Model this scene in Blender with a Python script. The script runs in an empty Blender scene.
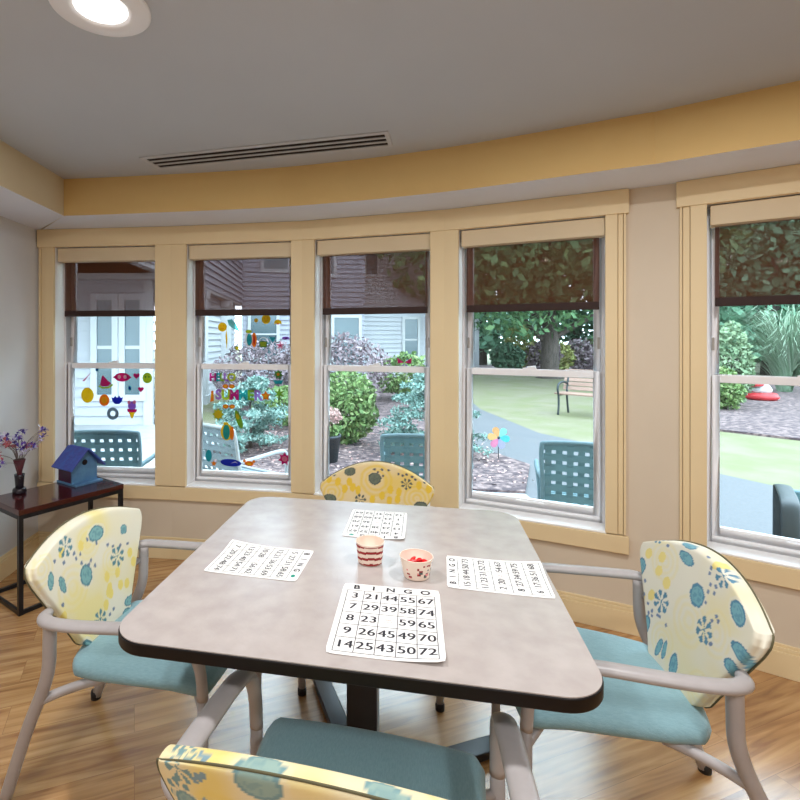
import bpy, bmesh, math, random
from mathutils import Vector, Matrix
import numpy as np
D = bpy.data
SC = bpy.context.scene
COL = SC.collection
PI = math.pi
random.seed(7)

# ------------------------------------------------------------------ camera, sky, exposure
CAMZ = 1.417
cam = D.objects.new('camera', D.cameras.new('camera'))
COL.objects.link(cam)
cam.location = (0, 0, CAMZ)
cam.rotation_euler = (PI / 2, 0, 0)
cam.data.sensor_width = 36
cam.data.lens = 36 * 510 / 800
cam.data.shift_x = 0.10
cam.data.shift_y = -0.0775
cam.data.clip_start = 0.02
cam.data.clip_end = 300
SC.camera = cam

world = D.worlds.new('overcast_sky')
SC.world = world
world.use_nodes = True
bg = world.node_tree.nodes['Background']
bg.inputs[0].default_value = (0.70, 0.87, 1.0, 1)
bg.inputs[1].default_value = 8.0

LAMP_POWER = 17.0
LAMP_COLOR = (0.98, 0.98, 1.0)

vs = SC.view_settings
vs.view_transform = 'Standard'
vs.look = 'None'
vs.exposure = 0.10
vs.gamma = 1.0
vs.use_curve_mapping = False

# ------------------------------------------------------------------ materials
def mat(name, col, rough=0.5, metal=0.0, spec=0.5, col2=None, scale=8.0, stretch=(1, 1, 1), detail=3.0,
        bump=0.0, bscale=None, emit=None, estr=0.0, coords='Object', ramp=(0.35, 0.65), sheen=0.0, coat=0.0, rand=None):
    m = D.materials.new(name)
    m.use_nodes = True
    nt = m.node_tree
    p = nt.nodes['Principled BSDF']
    c = tuple(col) + (1,)
    p.inputs['Base Color'].default_value = c
    p.inputs['Roughness'].default_value = rough
    p.inputs['Metallic'].default_value = metal
    p.inputs['Specular IOR Level'].default_value = spec
    if sheen: p.inputs['Sheen Weight'].default_value = sheen
    if coat:
        p.inputs['Coat Weight'].default_value = coat
        p.inputs['Coat Roughness'].default_value = 0.1
    if emit:
        p.inputs['Emission Color'].default_value = tuple(emit) + (1,)
        p.inputs['Emission Strength'].default_value = estr
    tc = nt.nodes.new('ShaderNodeTexCoord')
    mp = nt.nodes.new('ShaderNodeMapping')
    mp.inputs['Scale'].default_value = stretch
    nt.links.new(tc.outputs[coords], mp.inputs[0])
    if rand:
        g = nt.nodes.new('ShaderNodeNewGeometry')
        cr = nt.nodes.new('ShaderNodeValToRGB')
        el = cr.color_ramp.elements
        el[0].color = tuple(rand[0]) + (1,)
        el[1].color = tuple(rand[-1]) + (1,)
        for i, r in enumerate(rand[1:-1]):
            e = el.new((i + 1) / (len(rand) - 1)); e.color = tuple(r) + (1,)
        nt.links.new(g.outputs['Random Per Island'], cr.inputs[0])
        nt.links.new(cr.outputs[0], p.inputs['Base Color'])
    elif col2 is not None:
        n = nt.nodes.new('ShaderNodeTexNoise')
        n.inputs['Scale'].default_value = scale
        n.inputs['Detail'].default_value = detail
        nt.links.new(mp.outputs[0], n.inputs['Vector'])
        cr = nt.nodes.new('ShaderNodeValToRGB')
        cr.color_ramp.elements[0].position = ramp[0]
        cr.color_ramp.elements[1].position = ramp[1]
        cr.color_ramp.elements[0].color = c
        cr.color_ramp.elements[1].color = tuple(col2) + (1,)
        nt.links.new(n.outputs[0], cr.inputs[0])
        nt.links.new(cr.outputs[0], p.inputs['Base Color'])
    if bump:
        n2 = nt.nodes.new('ShaderNodeTexNoise')
        n2.inputs['Scale'].default_value = bscale or scale * 4
        n2.inputs['Detail'].default_value = 2
        nt.links.new(mp.outputs[0], n2.inputs['Vector'])
        b = nt.nodes.new('ShaderNodeBump')
        b.inputs['Strength'].default_value = bump
        b.inputs['Distance'].default_value = 0.01
        nt.links.new(n2.outputs[0], b.inputs['Height'])
        nt.links.new(b.outputs[0], p.inputs['Normal'])
    return m

def srgb(r, g, b):
    f = lambda v: ((v / 255 + 0.055) / 1.055) ** 2.4 if v > 10 else v / 255 / 12.92
    return (f(r), f(g), f(b))

M = {}
M['wall'] = mat('wall_paint', srgb(220, 206, 184), 0.8, col2=srgb(217, 203, 181), scale=3, bump=0.02, bscale=300)
M['wall_l'] = mat('left_wall_paint_bluelit', srgb(218, 220, 222), 0.8, col2=srgb(214, 216, 218), scale=3, bump=0.02, bscale=300)  # bluish window light is mixed into this wall colour
M['trim'] = mat('cream_trim_paint', srgb(236, 214, 170), 0.55, col2=srgb(232, 210, 166), scale=2)
M['soffit_y'] = mat('ochre_soffit_paint', srgb(216, 184, 122), 0.8, col2=srgb(212, 179, 117), scale=3)
M['soffit_l'] = mat('ochre_soffit_paint_bluelit', srgb(214, 200, 168), 0.8, col2=srgb(210, 196, 164), scale=3)  # same ochre paint, with cool window light put into the colour
M['ceil'] = mat('ceiling_paint', srgb(186, 191, 198), 0.85, col2=srgb(183, 188, 195), scale=2)
M['soffit_w'] = mat('soffit_white_paint', srgb(224, 228, 238), 0.8, col2=srgb(221, 225, 235), scale=3)
M['base'] = mat('baseboard_paint', srgb(240, 218, 172), 0.45, col2=srgb(236, 214, 168), scale=3)
M['reveal'] = mat('white_sill_paint', srgb(252, 251, 250), 0.35, col2=srgb(249, 248, 247), scale=3)
M['vinyl'] = mat('white_vinyl', srgb(248, 248, 250), 0.35, col2=srgb(245, 245, 247), scale=3)
M['cassette'] = mat('shade_cassette_cream', srgb(224, 206, 172), 0.6, col2=srgb(220, 202, 168), scale=3)
M['gray_metal'] = mat('taupe_powder_coat', srgb(174, 168, 166), 0.38, 0.0, 0.5, col2=srgb(169, 163, 161), scale=30)
M['rubber'] = mat('black_rubber', srgb(30, 28, 28), 0.7, col2=srgb(36, 34, 33), scale=20)
M['teal'] = mat('teal_upholstery', srgb(134, 171, 178), 0.75, col2=srgb(123, 160, 168), scale=60, stretch=(6, 1, 1), bump=0.25, bscale=180, sheen=0.2)
M['black_metal'] = mat('black_metal', srgb(24, 26, 32), 0.32, 0.3, col2=srgb(30, 32, 38), scale=12)
M['edge'] = mat('dark_table_edge', srgb(12, 7, 8), 0.45, spec=0.3, col2=srgb(16, 10, 10), scale=20)
M['laminate'] = mat('grey_laminate', srgb(190, 181, 176), 0.25, col2=srgb(177, 167, 162), scale=16, detail=9, ramp=(0.3, 0.7), spec=0.5, bump=0.03, bscale=120)
M['paper'] = mat('card_paper', srgb(250, 248, 244), 0.75, col2=srgb(246, 244, 240), scale=6)
M['ink'] = mat('black_ink', srgb(38, 36, 44), 0.7, col2=srgb(44, 42, 50), scale=40)
M['ink_red'] = mat('pink_ink', srgb(225, 130, 120), 0.7, col2=srgb(228, 138, 128), scale=40)
M['ink_teal'] = mat('teal_ink', srgb(20, 150, 128), 0.7, col2=srgb(26, 156, 134), scale=40)
M['cup_w'] = mat('cup_cream_paper', srgb(246, 226, 208), 0.6, col2=srgb(243, 222, 204), scale=10)
M['cup_r'] = mat('cup_red_stripe', srgb(158, 24, 30), 0.6, col2=srgb(150, 20, 26), scale=10)
M['cup_g'] = mat('cup_dark_print', srgb(70, 84, 84), 0.6, col2=srgb(76, 90, 88), scale=10)
M['cup_p'] = mat('cup_pink_print', srgb(232, 130, 130), 0.6, col2=srgb(236, 138, 136), scale=10)
M['chip'] = mat('red_plastic_chip', srgb(235, 20, 34), 0.25, col2=srgb(225, 14, 28), scale=10)
M['mahog'] = mat('mahogany_veneer', srgb(74, 14, 14), 0.16, col2=srgb(52, 8, 9), scale=4, stretch=(1, 10, 1), detail=6, coat=0.5)
M['bh_blue'] = mat('birdhouse_blue_paint', srgb(58, 92, 178), 0.5, col2=srgb(66, 74, 160), scale=30, detail=5, bump=0.2, bscale=60)
M['bh_pale'] = mat('birdhouse_pale_blue_paint', srgb(92, 140, 176), 0.55, col2=srgb(80, 124, 166), scale=20, detail=5, bump=0.15, bscale=60)
M['bh_purple'] = mat('birdhouse_purple_paint', srgb(78, 16, 66), 0.5, col2=srgb(62, 12, 52), scale=20)
M['bh_hole'] = mat('birdhouse_hole', srgb(20, 8, 14), 0.9, col2=srgb(24, 10, 16), scale=20)
M['vase'] = mat('dark_glazed_ceramic', srgb(26, 22, 30), 0.2, col2=srgb(34, 28, 38), scale=10)
M['stem'] = mat('dry_stem', srgb(120, 104, 96), 0.8, col2=srgb(100, 84, 80), scale=30)
M['fl_purple'] = mat('purple_petals', srgb(84, 54, 150), 0.7, rand=[srgb(70, 44, 140), srgb(110, 70, 170), srgb(64, 60, 160)])
M['fl_pink'] = mat('pink_petals', srgb(196, 90, 110), 0.7, rand=[srgb(200, 90, 100), srgb(210, 130, 150), srgb(180, 80, 70)])
M['fl_white'] = mat('silver_petals', srgb(205, 205, 220), 0.6, rand=[srgb(210, 210, 222), srgb(180, 170, 210)])
M['wine'] = mat('wine_ribbon', srgb(92, 20, 34), 0.6, col2=srgb(70, 14, 30), scale=20)
M['vent_w'] = mat('vent_white', srgb(192, 195, 200), 0.6, col2=srgb(188, 191, 196), scale=10)
M['vent_k'] = mat('vent_dark', srgb(22, 14, 12), 0.9, col2=srgb(26, 18, 16), scale=10)
M['lamp_w'] = mat('downlight_white', srgb(235, 236, 240), 0.4, col2=srgb(232, 233, 237), scale=10)
M['lamp_e'] = mat('downlight_lens', (1, 1, 1), 0.4, emit=(1.0, 0.97, 0.93), estr=6.0)
M['hw'] = mat('latch_metal', srgb(190, 186, 180), 0.3, 0.6, col2=srgb(182, 178, 172), scale=10)
M['piping'] = mat('olive_piping', srgb(104, 100, 72), 0.8, col2=srgb(96, 92, 66), scale=40)

def glass_mat():
    m = D.materials.new('window_glass'); m.use_nodes = True
    nt = m.node_tree
    for n in list(nt.nodes): nt.nodes.remove(n)
    out = nt.nodes.new('ShaderNodeOutputMaterial')
    tr = nt.nodes.new('ShaderNodeBsdfTransparent'); tr.inputs[0].default_value = (0.955, 0.985, 0.985, 1)
    gl = nt.nodes.new('ShaderNodeBsdfGlossy'); gl.inputs['Roughness'].default_value = 0.01
    lw = nt.nodes.new('ShaderNodeFresnel'); lw.inputs[0].default_value = 1.25
    mx = nt.nodes.new('ShaderNodeMixShader')
    nt.links.new(lw.outputs[0], mx.inputs[0]); nt.links.new(tr.outputs[0], mx.inputs[1]); nt.links.new(gl.outputs[0], mx.inputs[2])
    nt.links.new(mx.outputs[0], out.inputs[0])
    return m
M['glass'] = glass_mat()

def shade_mat(name, col, tcol):
    m = D.materials.new(name); m.use_nodes = True
    nt = m.node_tree
    for n in list(nt.nodes): nt.nodes.remove(n)
    out = nt.nodes.new('ShaderNodeOutputMaterial')
    tr = nt.nodes.new('ShaderNodeBsdfTransparent'); tr.inputs[0].default_value = tuple(tcol) + (1,)
    df = nt.nodes.new('ShaderNodeBsdfDiffuse'); df.inputs[0].default_value = tuple(col) + (1,)
    ad = nt.nodes.new('ShaderNodeAddShader')
    nt.links.new(tr.outputs[0], ad.inputs[0]); nt.links.new(df.outputs[0], ad.inputs[1])
    nt.links.new(ad.outputs[0], out.inputs[0])
    return m
M['screen'] = shade_mat('brown_solar_screen', (0.082, 0.035, 0.019), (0.20, 0.165, 0.165))
M['hem'] = mat('dark_brown_hem', srgb(44, 22, 16), 0.7, col2=srgb(50, 26, 19), scale=40)

def floor_mat():
    m = D.materials.new('oak_plank_floor'); m.use_nodes = True
    nt = m.node_tree; p = nt.nodes['Principled BSDF']
    tc = nt.nodes.new('ShaderNodeTexCoord')
    mp = nt.nodes.new('ShaderNodeMapping'); mp.inputs['Rotation'].default_value = (0, 0, math.radians(-20))
    nt.links.new(tc.outputs['Object'], mp.inputs[0])
    br = nt.nodes.new('ShaderNodeTexBrick')
    br.inputs['Scale'].default_value = 1.0
    br.inputs['Brick Width'].default_value = 1.2
    br.inputs['Row Height'].default_value = 0.15
    br.inputs['Mortar Size'].default_value = 0.0008
    br.inputs['Mortar Smooth'].default_value = 0.1
    br.inputs['Bias'].default_value = 0.0
    br.offset = 0.37
    br.inputs['Color1'].default_value = (0.0, 0.0, 0.0, 1)
    br.inputs['Color2'].default_value = (1, 1, 1, 1)
    br.inputs['Mortar'].default_value = (0.1, 0.1, 0.1, 1)
    nt.links.new(mp.outputs[0], br.inputs['Vector'])
    mp2 = nt.nodes.new('ShaderNodeMapping'); mp2.inputs['Scale'].default_value = (1.6, 22, 1)
    nt.links.new(mp.outputs[0], mp2.inputs[0])
    # shift grain per plank
    sep = nt.nodes.new('ShaderNodeVectorMath'); sep.operation = 'ADD'
    sc = nt.nodes.new('ShaderNodeVectorMath'); sc.operation = 'SCALE'; sc.inputs['Scale'].default_value = 7.0
    nt.links.new(br.outputs['Color'], sc.inputs[0])
    nt.links.new(mp2.outputs[0], sep.inputs[0]); nt.links.new(sc.outputs[0], sep.inputs[1])
    n = nt.nodes.new('ShaderNodeTexNoise'); n.inputs['Scale'].default_value = 1.4; n.inputs['Detail'].default_value = 7; n.inputs['Distortion'].default_value = 0.8
    nt.links.new(sep.outputs[0], n.inputs['Vector'])
    cr = nt.nodes.new('ShaderNodeValToRGB')
    e = cr.color_ramp.elements
    e[0].position = 0.28; e[0].color = srgb(146, 100, 60) + (1,)
    e[1].position = 0.72; e[1].color = srgb(216, 172, 116) + (1,)
    x = e.new(0.5); x.color = srgb(190, 142, 90) + (1,)
    nt.links.new(n.outputs[0], cr.inputs[0])
    hs = nt.nodes.new('ShaderNodeMix'); hs.data_type = 'RGBA'; hs.blend_type = 'MULTIPLY'
    hs.inputs[0].default_value = 0.16
    nt.links.new(cr.outputs[0], hs.inputs[6]); nt.links.new(br.outputs['Color'], hs.inputs[7])
    mo = nt.nodes.new('ShaderNodeMix'); mo.data_type = 'RGBA'
    nt.links.new(br.outputs['Fac'], mo.inputs[0]); nt.links.new(hs.outputs[2], mo.inputs[6])
    mo.inputs[7].default_value = srgb(140, 98, 62) + (1,)
    nt.links.new(mo.outputs[2], p.inputs['Base Color'])
    p.inputs['Roughness'].default_value = 0.26
    p.inputs['Specular IOR Level'].default_value = 0.8
    p.inputs['Coat Weight'].default_value = 0.5
    p.inputs['Coat Roughness'].default_value = 0.22
    b = nt.nodes.new('ShaderNodeBump'); b.inputs['Strength'].default_value = 0.12; b.inputs['Distance'].default_value = 0.004
    nt.links.new(n.outputs[0], b.inputs['Height']); nt.links.new(b.outputs[0], p.inputs['Normal'])
    return m
M['floor'] = floor_mat()

def fabric_mat():
    m = D.materials.new('botanical_print_fabric'); m.use_nodes = True
    nt = m.node_tree; p = nt.nodes['Principled BSDF']
    a = nt.nodes.new('ShaderNodeAttribute'); a.attribute_name = 'print'
    nt.links.new(a.outputs['Color'], p.inputs['Base Color'])
    p.inputs['Roughness'].default_value = 0.7
    tc = nt.nodes.new('ShaderNodeTexCoord')
    n = nt.nodes.new('ShaderNodeTexNoise'); n.inputs['Scale'].default_value = 400
    nt.links.new(tc.outputs['Object'], n.inputs['Vector'])
    b = nt.nodes.new('ShaderNodeBump'); b.inputs['Strength'].default_value = 0.15; b.inputs['Distance'].default_value = 0.002
    nt.links.new(n.outputs[0], b.inputs['Height']); nt.links.new(b.outputs[0], p.inputs['Normal'])
    return m
M['print'] = fabric_mat()

# ------------------------------------------------------------------ mesh helpers
class MB:
    def __init__(s): s.v = []; s.f = []; s.mi = []; s.mats = []; s.sm = []
    def m(s, material):
        if material not in s.mats: s.mats.append(material)
        return s.mats.index(material)
    def add(s, vs_, fs, material, T=None, smooth=False):
        o = len(s.v); k = s.m(material)
        for p in vs_:
            p = Vector(p)
            s.v.append(tuple(T @ p) if T else tuple(p))
        for f in fs:
            s.f.append(tuple(i + o for i in f)); s.mi.append(k); s.sm.append(smooth)
        return s
    def box(s, lo, hi, material, T=None):
        x0, y0, z0 = lo; x1, y1, z1 = hi
        vs_ = [(x0, y0, z0), (x1, y0, z0), (x1, y1, z0), (x0, y1, z0), (x0, y0, z1), (x1, y0, z1), (x1, y1, z1), (x0, y1, z1)]
        fs = [(0, 3, 2, 1), (4, 5, 6, 7), (0, 1, 5, 4), (1, 2, 6, 5), (2, 3, 7, 6), (3, 0, 4, 7)]
        return s.add(vs_, fs, material, T)
    def prism(s, pts, z0, z1, material, T=None, smooth=False):
        n = len(pts)
        vs_ = [(x, y, z0) for x, y in pts] + [(x, y, z1) for x, y in pts]
        s.add(vs_, [tuple(range(n))[::-1], tuple(range(n, 2 * n))], material, T)
        o = len(s.v) - 2 * n; k = s.m(material)
        for i in range(n):
            j = (i + 1) % n
            s.f.append((o + i, o + j, o + n + j, o + n + i)); s.mi.append(k); s.sm.append(smooth)
        return s
    def tube(s, path, rad, material, seg=10, T=None, ref=None, closed=False, caps=True):
        # rad: number, list, or list of (r_side, r_up)
        P = [Vector(p) for p in path]; n = len(P)
        if not isinstance(rad, (list, tuple)): rad = [rad] * n
        vs_ = []; fs = []
        prev = None
        for i in range(n):
            if closed: t = P[(i + 1) % n] - P[i - 1]
            else: t = P[min(i + 1, n - 1)] - P[max(i - 1, 0)]
            t.normalize()
            r = Vector(ref) if ref else (prev if prev else (Vector((0, 0, 1)) if abs(t.z) < 0.9 else Vector((1, 0, 0))))
            a = r - t * r.dot(t)
            if a.length < 1e-4:
                a = Vector((0, 1, 0)) - t * t.y
            a.normalize(); b = t.cross(a); prev = a
            rr = rad[i]
            ra, rb = rr if isinstance(rr, (tuple, list)) else (rr, rr)
            for k in range(seg):
                an = 2 * PI * k / seg
                vs_.append(tuple(P[i] + a * math.cos(an) * ra + b * math.sin(an) * rb))
        m_ = n if closed else n - 1
        for i in range(m_):
            i2 = (i + 1) % n
            for k in range(seg):
                k2 = (k + 1) % seg
                fs.append((i * seg + k, i * seg + k2, i2 * seg + k2, i2 * seg + k))
        s.add(vs_, fs, material, T, True)
        if caps and not closed:
            s.add(vs_[:seg], [tuple(range(seg))[::-1]], material, T)
            s.add(vs_[-seg:], [tuple(range(seg))], material, T)
        return s
    def lathe(s, prof, material, seg=24, T=None, mats=None):
        n = len(prof); vs_ = []
        for r, z in prof:
            for k in range(seg):
                an = 2 * PI * k / seg
                vs_.append((r * math.cos(an), r * math.sin(an), z))
        if mats is None: mats = [material] * (n - 1)
        s.add(vs_, [], material, T)
        o = len(s.v) - len(vs_)
        for i in range(n - 1):
            k0 = s.m(mats[i])
            for k in range(seg):
                k2 = (k + 1) % seg
                s.f.append((o + i * seg + k, o + i * seg + k2, o + (i + 1) * seg + k2, o + (i + 1) * seg + k)); s.mi.append(k0); s.sm.append(True)
        return s
    def disc(s, r, z, material, seg=24, T=None):
        return s.add([(r * math.cos(2 * PI * k / seg), r * math.sin(2 * PI * k / seg), z) for k in range(seg)], [tuple(range(seg))], material, T)
    def build(s, name, parent=None, bevel=0.0, bseg=2, sub=0, fix=True):
        me = D.meshes.new(name)
        me.from_pydata(s.v, [], s.f)
        for m_ in s.mats: me.materials.append(m_)
        me.polygons.foreach_set('material_index', s.mi)
        me.polygons.foreach_set('use_smooth', s.sm)
        if fix:
            bm = bmesh.new(); bm.from_mesh(me)
            bmesh.ops.remove_doubles(bm, verts=bm.verts, dist=1e-5)
            bmesh.ops.recalc_face_normals(bm, faces=bm.faces)
            bm.to_mesh(me); bm.free()
        me.update()
        o = D.objects.new(name, me)
        COL.objects.link(o)
        if parent: o.parent = parent
        if bevel:
            b = o.modifiers.new('bevel', 'BEVEL'); b.width = bevel; b.segments = bseg; b.limit_method = 'ANGLE'; b.angle_limit = math.radians(40)
            for p in me.polygons: p.use_smooth = True
            w = o.modifiers.new('wn', 'WEIGHTED_NORMAL'); w.keep_sharp = True
        if sub:
            d = o.modifiers.new('sub', 'SUBSURF'); d.levels = sub; d.render_levels = sub
        return o

def empty(name, loc=(0, 0, 0), rz=0.0, parent=None):
    o = D.objects.new(name, None); COL.objects.link(o)
    o.location = loc; o.rotation_euler = (0, 0, rz); o.empty_display_size = 0.05
    if parent: o.parent = parent
    return o

def tag(o, label, cat, group=None, kind=None):
    if label: o['label'] = label
    if cat: o['category'] = cat
    if group: o['group'] = group
    if kind: o['kind'] = kind
    return o

def struct(o, label=None, cat=None):
    o['kind'] = 'structure'
    if label: o['label'] = label
    if cat: o['category'] = cat
    return o

def T_(loc=(0, 0, 0), rz=0.0, rx=0.0, ry=0.0, s=1.0):
    return Matrix.Translation(loc) @ Matrix.Rotation(rz, 4, 'Z') @ Matrix.Rotation(ry, 4, 'Y') @ Matrix.Rotation(rx, 4, 'X') @ Matrix.Scale(s, 4)

def spline(pts, n=6):
    # Catmull-Rom through points
    P = [Vector(p) for p in pts]
    P = [P[0] * 2 - P[1]] + P + [P[-1] * 2 - P[-2]]
    out = []
    for i in range(1, len(P) - 2):
        for k in range(n):
            t = k / n
            a, b, c, d = P[i - 1], P[i], P[i + 1], P[i + 2]
            out.append(0.5 * ((2 * b) + (c - a) * t + (2 * a - 5 * b + 4 * c - d) * t * t + (3 * b - a - 3 * c + d) * t ** 3))
    out.append(P[-2])
    return out

def interp(xs, ys, x):
    return float(np.interp(x, xs, ys))

_tc = {}
def text_geo(s, size=1.0, bold=0.0):
    key = (s, bold)
    if key not in _tc:
        c = D.curves.new('t', 'FONT'); c.body = s; c.align_x = 'CENTER'; c.align_y = 'CENTER'; c.size = 1.0; c.offset = bold
        c.resolution_u = 3
        o = D.objects.new('t', c); COL.objects.link(o)
        dg = bpy.context.evaluated_depsgraph_get(); dg.update()
        me = D.meshes.new_from_object(o.evaluated_get(dg))
        _tc[key] = ([tuple(v.co) for v in me.vertices], [tuple(p.vertices) for p in me.polygons])
        D.objects.remove(o); D.curves.remove(c); D.meshes.remove(me)
    vs_, fs = _tc[key]
    return [(x * size, y * size, z) for x, y, z in vs_], fs

# ------------------------------------------------------------------ room shell
N = [(-1.872, 3.386), (-.953, 3.285), (-.105, 3.135), (.70, 2.86), (1.483, 2.455), (1.652, 2.353), (2.416, 1.789), (2.95, 1.25), (3.25, 0.55), (3.3, -0.3)]
N = [Vector((a, b)) for a, b in N]
ZC = 2.347     # tray ceiling
ZS = 2.132     # soffit underside
BACK = -4.6
def seg_dir(i):
    d = (N[i + 1] - N[i]).normalized(); return d, Vector((-d.y, d.x))
def offset_nodes(off):
    out = []
    for i in range(len(N)):
        if i == 0: n = seg_dir(0)[1]; out.append(N[0] + n * off)
        elif i == len(N) - 1: out.append(N[-1] + seg_dir(i - 1)[1] * off)
        else:
            a = seg_dir(i - 1)[1]; b = seg_dir(i)[1]; m_ = (a + b).normalized()
            out.append(N[i] + m_ * off / m_.dot(a))
    return out
WT = 0.19
OUT = offset_nodes(WT)

# floor / ceiling polygons
wall_poly = [tuple(p) for p in N] + [(3.3, BACK), (-1.872, BACK)]
out_poly = [tuple(p) for p in OUT] + [(3.3 + WT, BACK - .1), (-1.872 - .15, BACK - .1), (-1.872 - .15, N[0].y + .16)]
b = MB(); b.prism(out_poly, -0.16, 0.0, M['floor']); struct(b.build('floor'))

INN = offset_nodes(-0.37)
INN[0] = Vector((-1.50, 2.985))
inner_poly = [tuple(p) for p in INN] + [(2.93, BACK + .4), (-1.50, BACK + .4)]
# smooth the curved soffit edge
cs = [Vector((p[0], p[1], 0)) for p in INN]
curve_in = [Vector((p.x, p.y)) for p in spline(cs, 8)]
inner_s = [tuple(p) for p in curve_in] + [(2.93, BACK + .4), (-1.50, BACK + .4)]

b = MB(); b.prism(out_poly, ZC, ZC + .12, M['ceil']); struct(b.build('ceiling'))

# soffit: ring between walls and inner_s, from ZS to ZC
b = MB()
cw = [Vector((p.x, p.y)) for p in spline([Vector((p[0], p[1], 0)) for p in offset_nodes(0.02)], 8)]
nn = len(curve_in)
for i in range(nn - 1):
    a0, a1 = curve_in[i], curve_in[i + 1]; c0, c1 = cw[i], cw[i + 1]
    b.add([(*a0, ZS), (*a1, ZS), (*c1, ZS), (*c0, ZS)], [(0, 1, 2, 3)], M['soffit_w'], smooth=True)
    b.add([(*a0, ZS), (*a1, ZS), (*a1, ZC), (*a0, ZC)], [(0, 1, 2, 3)], M['soffit_y'], smooth=True)
    b.add([(*c0, ZS), (*c1, ZS), (*c1, ZC), (*c0, ZC)], [(0, 1, 2, 3)], M['soffit_w'])
def soff_quad(a0, a1, c0, c1, my):
    b.add([(*a0, ZS), (*a1, ZS), (*c1, ZS), (*c0, ZS)], [(0, 1, 2, 3)], M['soffit_w'])
    b.add([(*a0, ZS), (*a1, ZS), (*a1, ZC), (*a0, ZC)], [(0, 1, 2, 3)], my)
e0 = curve_in[-1]
soff_quad(e0, (2.93, BACK + .4), (3.31, e0.y), (3.31, BACK), M['soffit_y'])
soff_quad((2.93, BACK + .4), (-1.5, BACK + .4), (3.31, BACK), (-1.88, BACK), M['soffit_l'])
soff_quad((-1.5, BACK + .4), (-1.5, 2.985), (-1.88, BACK), (-1.88, 3.4), M['soffit_l'])
so = b.build('trim_1', fix=False); struct(so, 'dropped soffit running around the tray ceiling')

# plain walls
b = MB(); b.box((-1.872 - .15, BACK - .1, 0), (-1.872, N[0].y + .16, ZC), M['wall_l']); struct(b.build('wall_left'))
b = MB(); b.box((-1.872, BACK - .1, 0), (3.3, BACK, ZC), M['wall']); struct(b.build('wall_back'))
b = MB(); b.box((3.3, BACK - .1, 0), (3.3 + WT, N[-1].y, ZC), M['wall']); struct(b.build('wall_right'))

# curved window wall with openings
Z0, Z1 = 0.470, 2.015
OPEN = {0: (0.122, 0.818), 1: (0.103, 0.790), 2: (0.079, 0.772), 3: (0.078, 0.785), 5: (0.106, 0.800)}
b = MB()
def wall_piece(i, u0, u1, z0, z1):
    d, n = seg_dir(i); L = (N[i + 1] - N[i]).length
    p0 = N[i] + d * u0; p1 = N[i] + d * u1
    q0 = OUT[i] if u0 <= 0 else p0 + n * WT
    q1 = OUT[i + 1] if u1 >= L else p1 + n * WT
    b.prism([tuple(p0), tuple(p1), tuple(q1), tuple(q0)], z0, z1, M['wall'])
for i in range(len(N) - 1):
    L = (N[i + 1] - N[i]).length
    if i in OPEN:
        u0, u1 = OPEN[i]
        wall_piece(i, 0, L, 0, Z0 - .006); wall_piece(i, 0, L, Z1 + .006, ZC)
        wall_piece(i, 0, u0 - .006, Z0 - .006, Z1 + .006); wall_piece(i, u1 + .006, L, Z0 - .006, Z1 + .006)
    else:
        wall_piece(i, 0, L, 0, ZC)
struct(b.build('wall_front'))

# baseboards: tall cream board with a stepped cap
def board(path, name, h=.135):
    b = MB()
    for k in range(len(path) - 1):
        p, q = Vector(path[k]), Vector(path[k + 1]); d = (q - p).normalized(); n = Vector((d.y, -d.x))
        for (t, z0, z1) in ((.016, 0, h - .03), (.011, h - .03, h - .012), (.006, h - .012, h)):
            e0 = p - d * .0; e1 = q + d * (.004)
            b.prism([tuple(e0), tuple(e1), tuple(e1 + n * t), tuple(e0 + n * t)], z0, z1, M['base'])
    return struct(b.build(name, bevel=.002))
board([tuple(p) for p in N], 'baseboard_front')
board([(-1.872, BACK), (-1.872, N[0].y)], 'baseboard_left')
board([(3.3, N[-1].y), (3.3, BACK)], 'baseboard_right')

# ------------------------------------------------------------------ windows
def facet_matrix(i):
    d, n = seg_dir(i)
    return (N[i].x, N[i].y, 0), math.atan2(d.y, d.x)

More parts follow.
